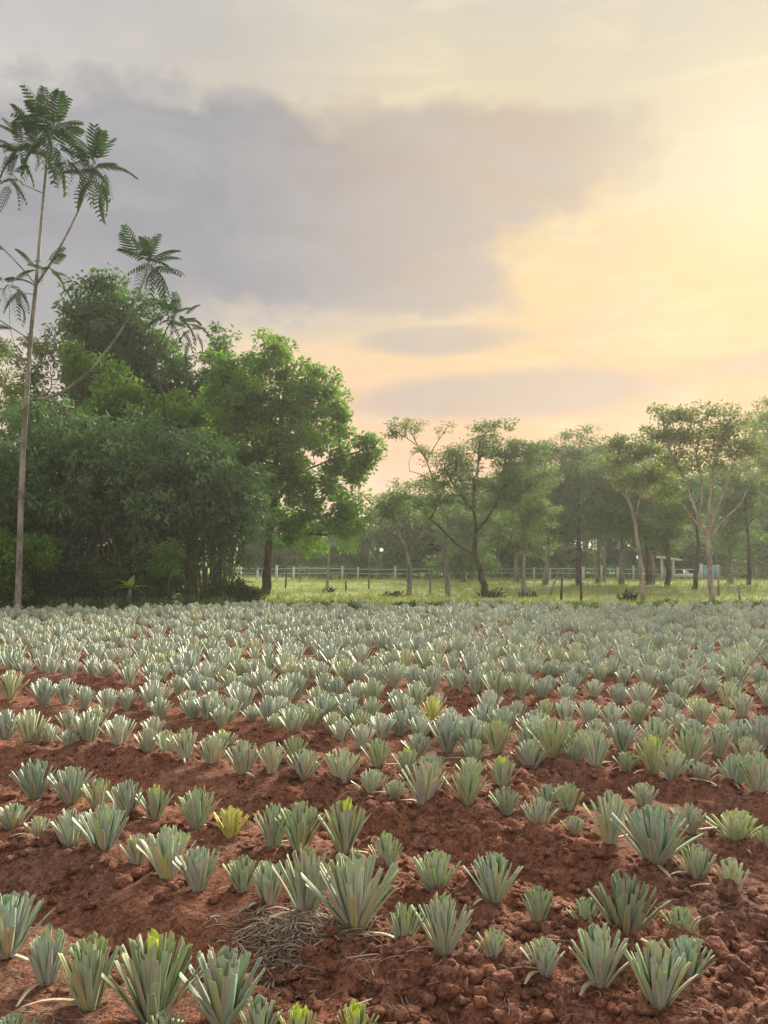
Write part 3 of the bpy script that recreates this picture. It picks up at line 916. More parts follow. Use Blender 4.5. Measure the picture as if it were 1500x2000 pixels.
for i, (px, py, s) in enumerate(big_spots):
    D = gd(py, -0.08)
    x, y = (px - 750) / F * D, D
    r = s / F * D * 0.5
    o = obj('soil_clod', BIGM[i % 6], None, (x, y, z_at(x, y) + r * 0.22))
    o.scale = (r * lr.uniform(0.95, 1.3), r * lr.uniform(0.9, 1.2), r * lr.uniform(0.8, 1.05)); o.rotation_euler = (lr.uniform(-.4, .4), lr.uniform(-.4, .4), lr.random() * 6)
    o_ = 0.5 * x + 0.866 * y
    for lim, where in ((2.35, 'in the front bed'), (3.15, 'in the row holding the dry grass heap'), (3.85, 'in the row just behind the dry grass heap'), (5.2, 'near the bed with the largest wide fan'), (99, 'beyond the largest wide fan')):
        if o_ < lim: break
    tag(o, '%s crumbly red soil clod %s' % ('large' if r > 0.042 else ('fist-sized' if r > 0.028 else 'small'), where), 'soil clod', 'soil clods between the beds')

SM = [lump(lr, 1, 0.6) for _ in range(8)]
Vs, Ts, n = [], [], 0
N = 16000
rad = 2.2 + 9.0 * rng.random(N) ** 1.7; ta = (rng.random(N) - 0.5) * 1.25
x = rad * np.sin(ta); y = rad * np.cos(ta)
dn = nearest_plant(x, y)
m = vnoise(x, y, 0.7, 21) + 0.5 * vnoise(x, y, 0.25, 23)
keep = (dn > 0.07) & (m + 0.3 * rng.random(N) > 0.02); x, y = x[keep], y[keep]
z = soil_height(x, y)
sz = 0.006 + 0.026 * rng.random(len(x)) ** 3.2
for X, Y, Z, s in zip(x, y, z, sz):
    V, T = SM[int(rng.integers(8))]
    a = rng.random() * 6.28; ca, sa = math.cos(a), math.sin(a)
    W = V * s * (0.8 + 0.5 * rng.random(3))
    Vs.append(np.stack([W[:, 0] * ca - W[:, 1] * sa + X, W[:, 0] * sa + W[:, 1] * ca + Y, W[:, 2] + Z + s * 0.2], -1)); Ts.append(T + n); n += len(V)
o = obj('soil_crumbs', mesh_np('soil_crumbs', np.concatenate(Vs), [np.concatenate(Ts)], M_soil, False))
tag(o, 'small red soil crumbs scattered over the beds and furrows', 'soil crumbs', kind='stuff')


def straws(mb, xs, ys, zs, lens, rnd, wid=0.0022, lift=0.25, curl=0.35):
    for X, Y, Z, L in zip(xs, ys, zs, lens):
        a = rnd.random() * 6.28; ca, sa = math.cos(a), math.sin(a)
        bend = rnd.uniform(-curl, curl) * L; up = rnd.uniform(-0.02, lift) * L
        tt = np.linspace(-0.5, 0.5, 5)
        px_ = tt * L; py_ = bend * (tt * tt * 4 - 0.5); pz = up * (1 - 4 * tt * tt) + rnd.uniform(-0.12, 0.12) * L * tt
        P = np.stack([X + px_ * ca - py_ * sa, Y + px_ * sa + py_ * ca, Z + 0.006 + pz], -1)
        mb.tube(P, wid * rnd.choice([0.6, 0.8, 1.0, 1.2, 2.4]), 3, False, rnd.random())


# grey dry grass heap in front of the big fan
sr = random.Random(21)
hp = at(575, 1838, gd(1838, -0.03)); hx, hy = hp[0], hp[1]
mb = MB(); xs, ys, zs, ls = [], [], [], []
for i in range(1250):
    a = sr.random() * 6.28; r = min(2.2, abs(sr.gauss(0, .78)) + .12 * math.sin(3 * a + 1))
    X = hx + math.cos(a) * r * 0.27; Y = hy + math.sin(a) * r * 0.20
    xs.append(X); ys.append(Y); ls.append(sr.uniform(0.03, 0.15))
zg = soil_height(np.array(xs), np.array(ys))
for i in range(len(xs)):
    rr_ = math.hypot((xs[i] - hx) / 0.27, (ys[i] - hy) / 0.20)
    zs.append(zg[i] + max(0, 0.032 * (1 - rr_)) * sr.random())
straws(mb, xs, ys, zs, ls, sr, 0.0018, 0.12, 0.10)
o = obj('dry_grass_heap', mb.mesh('dry_grass_heap', M_straw, False, (hx, hy, 0)), None, (hx, hy, 0))
tag(o, 'heap of grey dry grass and straw beside the big pale pineapple fan', 'grass heap')

# loose straw and roots scattered on the ground
mb = MB(); N = 3200
rad = 2.3 + 5.5 * rng.random(N) ** 1.4; ta = (rng.random(N) - 0.5) * 1.2
x = rad * np.sin(ta); y = rad * np.cos(ta)
m = vnoise(x, y, 0.9, 91) + 0.4 * vnoise(x, y, 0.3, 92) + 0.10 * (x > -0.2)
keep = m > 0.06; x, y = x[keep], y[keep]
straws(mb, x, y, soil_height(x, y), 0.03 + 0.12 * rng.random(len(x)) ** 1.5, sr, 0.0012, 0.10, 0.14)
o = obj('straw_litter', mb.mesh('straw_litter', M_straw))
tag(o, 'loose dry straw and root threads strewn over the soil', 'straw', kind='stuff')
# ------------------------------------------------------------------ trees
tr = np.random.default_rng(77)


def unit(v): return v / (np.linalg.norm(v, axis=-1, keepdims=True) + 1e-9)


def leaf_quads(c, ax, nm, L, W, fold=0.12):
    """pointed leaves as two triangles folded along the midrib"""
    ax = unit(ax); sd_ = unit(np.cross(ax, nm)); nm = np.cross(sd_, ax)
    L = np.broadcast_to(L, (len(c),))[:, None]; W = np.broadcast_to(W, (len(c),))[:, None]
    tip = c + ax * L - nm * L * 0.10
    m_ = c + ax * L * 0.46
    V = np.stack([c, m_ + sd_ * W * 0.5 + nm * W * fold, tip, m_ - sd_ * W * 0.5 + nm * W * fold], 1).reshape(-1, 3)
    b = np.arange(len(c)) * 4
    T = np.stack([np.stack([b, b + 1, b + 2], -1), np.stack([b, b + 2, b + 3], -1)], 1).reshape(-1, 3)
    return V, T


def clump_leaves(cc, cr, m, L, W, droop=0.25, flat=0.7, seed=None, upb=0.6):
    """m leaves round each clump centre"""
    n = len(cc)
    cr = np.broadcast_to(cr, (n,))
    off = tr.standard_normal((n, m, 3)); off = unit(off) * (tr.random((n, m, 1)) ** 0.45)
    off[..., 2] *= flat
    c = (cc[:, None, :] + off * cr[:, None, None]).reshape(-1, 3)
    ax = off.reshape(-1, 3) * 0.9 + tr.standard_normal((n * m, 3)) * 0.45 + np.array([0, 0, -droop])
    nm = tr.standard_normal((n * m, 3)) * 0.6 + np.array([0, 0, upb])
    V, T = leaf_quads(c, ax, nm, L * (0.7 + 0.6 * tr.random(n * m)), W * (0.75 + 0.5 * tr.random(n * m)))
    base = np.repeat(tr.random(n) ** 1.3 * 0.75, m)
    tint = np.clip(base + tr.random(n * m) * 0.4 - 0.05, 0, 1)
    return V, T, np.repeat(tint, 4)


def sample_lobes(lobes, n, shell=0.42):
    """clump centres spread through ellipsoids, more towards the outside"""
    vol = np.array([l[1][0] * l[1][1] * l[1][2] for l in lobes]) ** 0.75
    pick = tr.choice(len(lobes), n, p=vol / vol.sum())
    d = unit(tr.standard_normal((n, 3))) * (tr.random((n, 1)) ** shell)
    ce = np.array([l[0] for l in lobes])[pick]; ra = np.array([l[1] for l in lobes])[pick]
    return ce + d * ra, pick


def lobe(px, py, D, rx, rz, ry=None, dd=0.0):
    """ellipsoid given in photo pixels at distance D"""
    s = D / F
    return (at(px, py, D) + np.array([0, dd, 0]), np.array([rx * s, (ry if ry else (rx + rz) / 2 * s), rz * s]))


def make_tree(name, label, group, trunk, lobes, n_clump, m_leaf, L, W, lm, bm_, clump_r=0.35, limbs=(), droop=0.25, flat=0.7, twigs=0.6, cat='tree', shell=0.42, upb=0.6, k=8, twig_r=0.014, limb_r=0.05):
    """trunk: [(point, radius)...]; limbs: further [(point, radius)...] paths"""
    base = np.array(trunk[0][0], float)
    root = thing(name, base, label, cat, group)
    mb = MB(); nodes = []
    def path(ps, kk):
        P = smooth_path([p for p, r in ps], 5); R = np.interp(np.linspace(0, len(ps) - 1, len(P)), np.arange(len(ps)), [r for p, r in ps])
        P = P + tr.standard_normal(P.shape) * R[:, None] * 0.16
        mb.tube(P, R, kk); nodes.extend(P[max(1, len(P) // 3):])
        return P
    t2 = [(np.array(p, float), r) for p, r in trunk]
    t2[0] = (t2[0][0] + np.array([0, 0, -0.25]), t2[0][1] * 1.25)
    path(t2, k)
    for l in limbs: path([(np.array(p, float), r) for p, r in l], 6)
    for ce, ra in lobes:
        N = np.array(nodes)
        ok = N[:, 2] < ce[2] + 0.2
        if not ok.any(): ok[:] = True
        cand = N[ok]; s = cand[np.argmin(np.linalg.norm(cand - (ce - np.array([0, 0, ra[2] * 0.8])), axis=1))]
        e = ce + (tr.random(3) - 0.5) * ra * 0.5
        mid_ = (s + e) / 2 + tr.standard_normal(3) * 0.12 * np.linalg.norm(e - s) + np.array([0, 0, -0.06 * np.linalg.norm(e - s)])
        path([(s, limb_r), (mid_, limb_r * 0.62), (e, limb_r * 0.28)], 5)
    cc, pick = sample_lobes(lobes, n_clump, shell)
    N = np.array(nodes)
    for i in np.nonzero(tr.random(n_clump) < twigs)[0]:
        s = N[np.argmin(np.linalg.norm(N - (cc[i] - np.array([0, 0, 0.35])), axis=1))]
        e = cc[i]
        mid_ = (s + e) / 2 + tr.standard_normal(3) * 0.10 * np.linalg.norm(e - s)
        mb.tube(smooth_path([s, mid_, e], 3), [twig_r, twig_r * .9, twig_r * .8, twig_r * .65, twig_r * .5, twig_r * .4, twig_r * .3], 4, False)
    obj('trunk', mb.mesh('trunk', bm_, True, base), root)
    V, T, ti = clump_leaves(cc, clump_r * (0.6 + 0.8 * tr.random(n_clump)), m_leaf, L, W, droop, flat, upb=upb)
    obj('crown', mesh_np('crown', V - base, [T], lm, False, {'tint': ti}), root)
    return root


def tk(D, *pr):
    """trunk path from (column, row, radius) at distance D"""
    return [(at(px, py, D), r) for px, py, r in pr]


def gt(py): return gd(py, -0.04)


# --- tall slender tree with feathery fronds, left edge of the field
def frond_mesh(name, npair, droop, plen):
    mb = MB()
    t = np.linspace(0, 1, 9)
    P = np.stack([t * 0.97, 0 * t, 0.10 * np.sin(t * PI * 0.8) - droop * t ** 2.2], -1)
    mb.tube(P, 0.008 * (1 - 0.7 * t), 4, False, 0.2)
    cs, ax, nm, Ls = [], [], [], []
    for i in range(npair):
        u = 0.16 + 0.84 * (i + 0.5) / npair
        c = np.array([np.interp(u, t, P[:, 0]), 0, np.interp(u, t, P[:, 2])])
        pl = plen * (0.55 + 0.45 * math.sin(min(1, u * 1.15) * PI * 0.85)) * (1.0 - 0.35 * max(0, u - 0.75) / 0.25)
        for s in (-1, 1):
            a = np.array([0.55 + 0.25 * u, s, -0.22 - 0.15 * tr.random()]); a = a / np.linalg.norm(a)
            # each pinna: a narrow drooping strip
            tt = np.linspace(0, 1, 4); wv = 0.030 * np.array([0.6, 1.0, 0.95, 0.25])
            Pc = c + a * (tt * pl)[:, None] + np.array([0, 0, -0.22]) * (tt ** 2 * pl)[:, None]
            side = np.cross(a, [0, 0, 1.0]); side /= np.linalg.norm(side)
            side = side + np.array([0, 0, 0.35 * s]);
            V = np.concatenate([Pc + side * wv[:, None], Pc - side * wv[:, None]])
            mb.add(V, [[q, q + 1, q + 5, q + 4] for q in range(3)], None, 0.15 + 0.7 * tr.random())
    return mb.mesh(name, L_frond, False)


FR = [frond_mesh('frond', 10, 0.18, 0.28), frond_mesh('frond', 10, 0.42, 0.27), frond_mesh('frond', 9, 0.05, 0.29), frond_mesh('frond', 10, 0.75, 0.26)]
fr = random.Random(3)


def frond_cluster(root, base, c, n, ln, elo=-0.5, ehi=1.25, az0=None, azw=2 * PI):
    n = int(n * 1.6); ln *= 0.92
    for i in range(n):
        e = elo + (ehi - elo) * ((i + 0.5) / n) + fr.uniform(-0.12, 0.12)
        a = (i * 2.39996 + fr.uniform(-0.3, 0.3)) if az0 is None else az0 + fr.uniform(-0.5, 0.5) * azw
        mi = 2 if e > 0.75 else (0 if e > 0.2 else (1 if e > -0.15 else 3))
        o = bpy.data.objects.new('frond', FR[mi]); C.objects.link(o); o.parent = root
        s = ln * fr.uniform(0.6, 1.12)
        o.matrix_local = Matrix.Translation(Vector(c - base) + Vector((fr.gauss(0, .20), fr.gauss(0, .20), -0.55 * ln * (1 - (e - elo) / (ehi - elo)) * fr.random())) * min(1.0, ln)) @ Matrix.Rotation(a, 4, 'Z') @ Matrix.Rotation(-e, 4, 'Y') @ Matrix.Rotation(fr.uniform(-0.4, 0.4), 4, 'X') @ Matrix.Diagonal((s, s, s, 1))


DT = gt(1197)
root = thing('feathery_tree', at(33, 1197, DT), 'tall bare pale trunk with feathery frond tufts at the field edge', 'tree')
tb = np.array(root.location)
mb = MB()
def limb(*pr, kk=8, D=DT):
    P = smooth_path([at(px, py, D) + np.array([0, dd, 0]) for px, py, r, dd in pr], 5)
    R = np.interp(np.linspace(0, len(pr) - 1, len(P)), np.arange(len(pr)), [p[2] for p in pr])
    mb.tube(P, R * 0.84, kk); return P[-1]
e_top = limb((33, 1215, .125, 0), (38, 1090, .105, 0), (42, 950, .098, 0), (50, 800, .088, 0), (60, 660, .074, 0), (70, 560, .066, 0), (80, 440, .05, 0), (90, 330, .04, 0), (98, 245, .028, 0))
e_r = limb((70, 558, .045, 0), (108, 492, .04, .1), (150, 400, .034, .2), (178, 312, .026, .2))
e_low = limb((58, 782, .05, 0), (120, 772, .045, -.2), (190, 725, .04, -.4), (250, 650, .034, -.5), (288, 575, .028, -.6), (303, 522, .02, -.6))
e1 = limb((85, 378, .02, 0), (50, 365, .015, -.2), (34, 350, .012, -.3), kk=5)
e2 = limb((91, 330, .022, 0), (70, 295, .018, .2), (45, 255, .012, .3), kk=5)
e3 = limb((93, 338, .014, 0), (115, 328, .011, -.2), (140, 322, .008, -.3), kk=5)
e4 = limb((70, 556, .03, 0), (40, 520, .026, -.1), (0, 478, .022, -.2), (-40, 440, .018, -.2), kk=6)
e5 = limb((72, 548, .02, 0), (88, 552, .014, -.3), (100, 530, .01, -.4), kk=5)
e6 = limb((68, 575, .02, 0), (52, 580, .015, -.4), (38, 566, .012, -.5), kk=5)
e7 = limb((58, 662, .026, 0), (30, 645, .022, -.2), (-10, 620, .02, -.3), (-60, 600, .016, -.3), kk=5)
e8 = limb((54, 715, .022, 0), (30, 695, .018, -.2), (0, 662, .016, -.2), (-40, 640, .012, -.2), kk=5)
limb((33, 575, .010, -.4), (29, 640, .010, -.3), (40, 690, .010, -.2), (54, 716, .012, 0), kk=5)
obj('trunk', mb.mesh('trunk', M_bark_grey, True, tb), root)
for c, n, ln, lo, hi in ((e_top, 18, 1.40, -0.75, 1.5), (e_r, 17, 1.25, -1.0, 1.35), (e_low, 15, 1.15, -0.75, 1.3), (e1, 4, 0.8, -0.9, 0.4), (e2, 13, 1.1, -0.7, 1.1), (e3, 4, 0.7, -0.9, 0.3),
                         (e4, 5, 1.0, -0.3, 0.9), (e5, 6, 0.75, -0.4, 0.9), (e6, 9, 0.95, -0.7, 0.6), (at(38, 300, DT) + np.array([0, -.2, 0]), 7, 0.9, -0.9, 0.7), (e7, 5, 1.0, -.4, .8), (e8, 4, .9, -.4, .8)):
    frond_cluster(root, tb, c, n, ln, lo, hi)

# --- thin feathery sapling behind the bamboo
DS = 27.5
root = thing('feathery_sapling', at(330, 1178, DS), 'thin feathery sapling poking out above the thicket between two bushy crowns', 'tree')
sb = np.array(root.location); mb = MB()
f1 = limb((330, 1190, .07, 0), (335, 1000, .06, 0), (328, 820, .05, 0), (305, 720, .04, 0), (320, 655, .03, 0), (345, 610, .02, 0), D=DS)
f2 = limb((312, 690, .02, 0), (330, 650, .016, .2), (362, 632, .012, .3), kk=5, D=DS)
obj('trunk', mb.mesh('trunk', M_bark_dark, True, sb), root)
frond_cluster(root, sb, f1, 10, 1.15, -0.5, 1.0); frond_cluster(root, sb, f2, 8, 1.0, -0.8, 0.7)

# --- the round crowned tree
D = gt(1166)
make_tree('broadleaf_tree', 'full round-crowned bright green tree with one dark leaning trunk at the pasture edge', None,
          tk(D, (515, 1166, .20), (525, 1090, .17), (533, 980, .15), (545, 860, .11), (556, 760, .07), (562, 690, .04)),
          [lobe(552, 700, D, 62, 62), lobe(515, 770, D, 110, 78), lobe(440, 745, D, 46, 60), lobe(555, 1030, D, 60, 40), lobe(720, 880, D, 34, 36), lobe(615, 775, D, 72, 62), lobe(470, 840, D, 62, 80), lobe(580, 870, D, 120, 85), lobe(655, 800, D, 34, 40),
           lobe(690, 900, D, 52, 50), lobe(640, 960, D, 75, 60), lobe(540, 960, D, 85, 70), lobe(615, 1040, D, 70, 40), lobe(675, 1020, D, 40, 50), lobe(470, 930, D, 55, 70)],
          400, 105, 0.20, 0.10, L_broad, M_bark_dark, 0.42, twigs=0.6, droop=0.15, limb_r=.07,
          limbs=[tk(D, (533, 985, .08), (580, 930, .05), (640, 900, .03)), tk(D, (530, 1030, .06), (570, 1010, .04), (620, 990, .02))])

# --- other thicket trees
def simple(name, label, D, base, lob, n, m, L, W, lm, bk, group=None, r0=.14, cr=.42, droop=.25, base_py=None, **kw):
    b = np.array([(base[0] - 750) / F * D, D, -0.04])
    cx, cy = base[1], base[2]
    e = at(cx, cy, D)
    t = [(b, r0), (b * .6 + e * .4 + np.array([tr.uniform(-.2, .2), 0, 0]), r0 * .75), (e, r0 * .35)]
    return make_tree(name, label, group, t, [lobe(q[0], q[1], D, q[2], q[3], None, q[4] if len(q) > 4 else 0) for q in lob], n, m, L, W, lm, bk, cr, droop=droop, **kw)


simple('thicket_tree', 'tallest bushy tree of the thicket, pointed crown behind the feathery trunk', 36, (230, 215, 700),
       [(200, 570, 58, 36), (170, 625, 55, 48), (255, 620, 65, 60), (215, 680, 80, 60), (290, 690, 55, 70), (180, 750, 60, 70), (260, 780, 80, 70), (330, 740, 46, 60)], 300, 72, .26, .12, L_deep, M_bark_dark, r0=.22, cr=.5)
simple('thicket_tree', 'light yellow-green leafy tree in the middle of the thicket', 33, (235, 235, 800),
       [(215, 745, 38, 50), (240, 800, 60, 60), (195, 840, 70, 60), (285, 850, 60, 60), (150, 700, 26, 30), (180, 900, 90, 60)], 220, 80, .24, .115, L_bright, M_bark_dark, cr=.42)
simple('thicket_tree', 'sparse grey-green tree with thin leaves behind the tall pale trunk', 34, (70, 80, 780),
       [(90, 680, 46, 46), (40, 720, 50, 60), (110, 750, 56, 55), (20, 800, 70, 70), (90, 840, 80, 70), (-30, 700, 50, 70), (10, 900, 80, 60)], 210, 52, .21, .08, L_pale, M_bark_grey, cr=.42)
simple('thicket_tree', 'thin dark-leaved tree peeping out between the two largest crowns', 37, (425, 425, 720),
       [(425, 665, 30, 30), (415, 710, 36, 40), (440, 740, 36, 40), (385, 760, 50, 40), (360, 800, 60, 60), (400, 850, 60, 60)], 120, 52, .24, .10, L_deep, M_bark_dark, cr=.36)
simple('thicket_tree', 'pale green bushy tree left of the full round crown', 34.5, (375, 380, 830),
       [(370, 800, 60, 50), (330, 850, 60, 60), (410, 880, 70, 70), (440, 800, 44, 50), (350, 930, 80, 60)], 190, 74, .23, .105, L_bright, M_bark_dark, cr=.42)

# --- bamboo: arching culms with drooping narrow leaves
def bamboo(label, px, D, top, spread, nculm, nleaf, lm, seed):
    r_ = random.Random(seed)
    b = np.array([(px - 750) / F * D, D, -0.04])
    root = thing('bamboo_clump', b, label, 'bamboo', 'bamboo clumps of the thicket')
    H = EYE + (HOR - top) / F * D; sp = spread / F * D
    cs, axs = [], []
    for i in range(nculm):
        mb = MB()
        a = r_.random() * 6.28; q = math.sqrt(r_.random())
        s = np.array([math.cos(a) * q * sp * .28, math.sin(a) * q * .55, -.1])
        e_a = a + r_.uniform(-.6, .6); h = H * r_.uniform(.55, 1.0)
        e = s + np.array([math.cos(e_a) * sp * r_.uniform(.15, .9), math.sin(e_a) * r_.uniform(.3, 1.5), h])
        m1 = s * .6 + e * .4 + np.array([0, 0, h * .14]); tip = e + np.array([math.cos(e_a) * r_.uniform(.3, .8), math.sin(e_a) * .5, -r_.uniform(.2, .9)])
        P = smooth_path([s, m1, e, tip], 6); t = np.linspace(0, 1, len(P))
        mb.tube(P, .026 * (1 - .85 * t) + .003, 5, False)
        obj('culm', mb.mesh('culm', M_culm, True), root)
        for k_ in range(int(nleaf * .30)):
            u = 0.22 + .78 * r_.random() ** .7
            c = np.array([np.interp(u, t, P[:, d]) for d in range(3)])
            cs.append(c + np.array([r_.gauss(0, .38), r_.gauss(0, .34), r_.gauss(0, .26)]))
    cs = np.array(cs)
    cs[:, 2] = np.maximum(cs[:, 2], .25)
    V, T, ti = clump_leaves(cs, .22 + .20 * tr.random(len(cs)), 21, .24, .078, .45, .6, upb=.9)
    obj('foliage', mesh_np('foliage', V, [T], lm, False, {'tint': ti}), root)


BL = ['bamboo clump behind the banana plant, dense with drooping leaves', 'bamboo clump with bare slanting stems left of the leaning dark trunk', 'bamboo clump right behind the tall pale trunk',
      'bamboo clump at the outer left end of the thicket', 'bamboo clump between the banana plant and the tall pale trunk', 'greyish bamboo clump beneath the round crown']
for lab, px, D, top, sp, nc, nl, sd_ in ((BL[0], 265, 27.2, 835, 150, 34, 62, 1), (BL[1], 395, 27.8, 880, 130, 40, 52, 2), (BL[2], 110, 26.8, 850, 140, 30, 62, 3), (BL[3], -40, 25.8, 850, 160, 28, 60, 4),
                                     (BL[4], 180, 28.6, 800, 150, 30, 64, 5), (BL[5], 432, 29.4, 930, 60, 18, 46, 6)):
    bamboo(lab, px, D, top, sp, nc, nl, L_bamboo, sd_)

# --- bushes
def bush(name, label, px, D, lob, n, m, L, W, lm, cr=.3, group=None, cat='bush', **kw):
    b = np.array([(px - 750) / F * D, D, -.04])
    lobes = [lobe(q[0], q[1], D, q[2], q[3]) for q in lob]
    e = lobes[0][0]
    return make_tree(name, label, group, [(b, .05), ((b + e) / 2 + np.array([.05, 0, 0]), .04), (e, .02)], lobes, n, m, L, W, lm, M_twig_green, cr, cat=cat, k=6, limb_r=.02, twig_r=.009, **kw)


bush('bush', 'leafy bush wrapped round the foot of the tall pale trunk', 20, 24.0, [(20, 1090, 75, 50), (-30, 1120, 80, 70), (70, 1075, 40, 30), (10, 1150, 60, 30)], 130, 75, .15, .07, L_broad, .32)
bush('young_tree', 'small fresh-green sapling with a thin stem in front of the bamboo stems', 322, 25.4, [(332, 1085, 26, 26), (322, 1110, 26, 20), (340, 1060, 14, 12)], 46, 50, .16, .05, L_bright, .2, cat='tree')
bush('bush', 'low bush under the round crown beside the leaning dark trunk', 455, 27.0, [(450, 1155, 42, 20), (490, 1165, 26, 14), (425, 1165, 30, 16)], 60, 60, .13, .06, L_weed, .24)
bush('bush', 'dark low bush filling the shade between bamboo and banana plant', 190, 26.2, [(170, 1130, 60, 46), (110, 1140, 50, 36), (220, 1130, 50, 40), (320, 1145, 50, 30)], 120, 70, .15, .06, L_deep, .3)

for px, D_, lm_, lab in ((20, 28.0, L_deep, 'dark shrub deep in the thicket behind the tall pale trunk'), (120, 29.5, L_broad, 'shrub deep in the thicket left of the banana plant'), (225, 30.0, L_deep, 'dark shrub deep in the thicket right behind the banana plant'),
                         (330, 30.5, L_deep, 'dark shrub deep in the thicket behind the fresh-green sapling')):
    bush('shrub', lab, px, D_, [(px, 1090, 70, 50), (px - 40, 1130, 60, 46), (px + 45, 1135, 60, 40), (px, 1020, 60, 50)], 150, 60, .17, .07, lm_, .42)
# --- banana plant
DB = gt(1190)
root = thing('banana_plant', at(250, 1188, DB), 'small banana plant with broad pale leaves at the thicket edge', 'banana plant')
bb = np.array(root.location); mb = MB()
P = smooth_path([at(250, 1200, DB), at(252, 1170, DB), at(254, 1150, DB)], 4)
mb.tube(P - bb, np.linspace(.085, .055, len(P)), 8)
obj('stem', mb.mesh('stem', M_bark_grey, True), root)
for i, (a, e, ln) in enumerate(((2.7, .75, .62), (3.3, .3, .5), (.2, .35, .62), (.7, -.1, .55), (5.4, .5, .5), (1.6, 1.1, .5), (4.4, .6, .45))):
    t = np.linspace(0, 1, 8); w = .10 * np.sin(np.clip(t * 1.05, 0, 1) ** .6 * PI) + .012
    c = np.stack([t * ln * 1.25, 0 * t, -.55 * ln * t ** 2.4], -1)
    V = np.concatenate([c + np.stack([0 * t, w, .35 * w], -1), c, c + np.stack([0 * t, -w, .35 * w], -1)])
    Qf = [[q, q + 8, q + 9, q + 1] for q in range(7)] + [[q + 8, q + 16, q + 17, q + 9] for q in range(7)]
    o = obj('leaf', mesh_np('leaf', V, [Qf], L_bright, True, {'tint': np.full(24, .55 + .06 * i)}), root)
    o.matrix_local = Matrix.Translation(Vector(P[-1] - bb)) @ Matrix.Rotation(a, 4, 'Z') @ Matrix.Rotation(-e, 4, 'Y')

# --- the line of trees on the pasture
GP = 'young trees lined up along the pasture'
def ptree(label, D, trunk, limbs, lob, n, m, L=.13, W=.055, lm=L_pale, bk=M_bark_grey, cr=.34, name='pasture_tree', **kw):
    kw.setdefault('flat', .45); kw.setdefault('droop', .1)
    n = int(n * 1.2)
    return make_tree(name, label, GP, tk(D, *[(a_, b_, c_ * .82) for a_, b_, c_ in trunk]), [lobe(q[0], q[1], D, q[2], q[3]) for q in lob], n, m, L, W, lm, bk, cr, limbs=[tk(D, *l) for l in limbs], **kw)


D = gt(1162)
ptree('small low-forked tree with thin crown, nearest the round crown', D, [(800, 1162, .13), (798, 1100, .11), (790, 1070, .09), (775, 1030, .05), (760, 1000, .03)],
      [[(796, 1085, .06), (820, 1050, .04), (845, 1020, .02)], [(785, 1050, .05), (750, 1030, .03), (730, 1020, .02)]],
      [(770, 985, 50, 30), (830, 1000, 40, 30), (740, 1005, 40, 26), (790, 960, 46, 26), (850, 960, 36, 26)], 95, 46, lm=L_far)
D = gt(1166)
ptree('straight thin trunk with a bare wispy pinkish top rising above its neighbours', D, [(875, 1167, .12), (872, 1090, .10), (868, 1020, .07), (850, 950, .05), (832, 900, .035), (805, 850, .02)],
      [[(832, 900, .03), (850, 870, .02), (870, 840, .012)], [(850, 950, .03), (830, 930, .02), (800, 920, .012)], [(815, 870, .02), (785, 850, .012), (765, 840, .01)]],
      [(792, 832, 40, 16), (865, 838, 22, 12), (770, 850, 18, 10), (830, 880, 30, 14), (890, 905, 30, 22), (860, 930, 40, 20)], 74, 26, lm=L_pale, cr=.24, twigs=.9, L=.11)
D = gt(1168)
ptree('leaning dark trunk forking low into long crooked limbs, airy crown', D, [(950, 1168, .17), (940, 1120, .15), (928, 1080, .13), (930, 1030, .09), (925, 980, .06), (935, 900, .04)],
      [[(928, 1085, .08), (890, 1060, .06), (860, 1030, .05), (835, 1010, .03)], [(930, 1040, .07), (960, 1000, .05), (985, 950, .03)], [(926, 1000, .06), (895, 960, .04), (870, 920, .03)]],
      [(960, 835, 52, 16), (950, 870, 60, 24), (890, 900, 56, 30), (985, 900, 40, 26), (930, 940, 70, 30), (860, 970, 46, 26), (990, 960, 40, 26), (915, 985, 60, 22)], 200, 46, lm=L_far, bk=M_bark_dark)
D = gt(1168)
ptree('slim pale-barked tree with a drooping crown right of the leaning dark trunk', D, [(1025, 1168, .11), (1022, 1110, .10), (1027, 1070, .08), (1020, 1030, .06), (1010, 970, .04)],
      [[(1024, 1050, .05), (1000, 1030, .03), (985, 1025, .02)]],
      [(1030, 880, 46, 26), (1010, 930, 50, 30), (1050, 940, 46, 34), (1000, 990, 44, 30), (1055, 1000, 44, 34), (1030, 1040, 40, 20)], 150, 48, lm=L_far)
D = gt(1145)
ptree('taller bushy tree farther back with a thick dark trunk', D, [(1130, 1146, .20), (1131, 1090, .18), (1130, 1010, .13), (1128, 920, .07)], [],
      [(1130, 850, 40, 22), (1090, 885, 42, 26), (1165, 880, 46, 30), (1130, 920, 80, 40), (1085, 960, 60, 40), (1180, 950, 56, 44), (1130, 1000, 90, 36), (1180, 1020, 50, 34), (1090, 1040, 50, 26)], 300, 48, lm=L_far, bk=M_bark_dark, cr=.42, L=.17, W=.07, flat=.6)
D = gt(1176)
ptree('slender pale forked tree with sparse high branches beside the lamp globe', D, [(1257, 1177, .11), (1252, 1110, .095), (1244, 1050, .08), (1235, 1000, .06), (1222, 960, .04), (1212, 920, .025)],
      [[(1240, 1025, .04), (1248, 980, .03), (1262, 930, .02)], [(1250, 1080, .03), (1235, 1070, .02), (1222, 1055, .015)], [(1232, 990, .03), (1205, 940, .02), (1190, 900, .012)]],
      [(1215, 870, 40, 20), (1260, 880, 46, 24), (1200, 910, 36, 22), (1275, 920, 46, 26), (1235, 940, 46, 20), (1300, 960, 36, 24)], 130, 42, lm=L_pale, cr=.3, bk=M_bark_pale)
D = gt(1183)
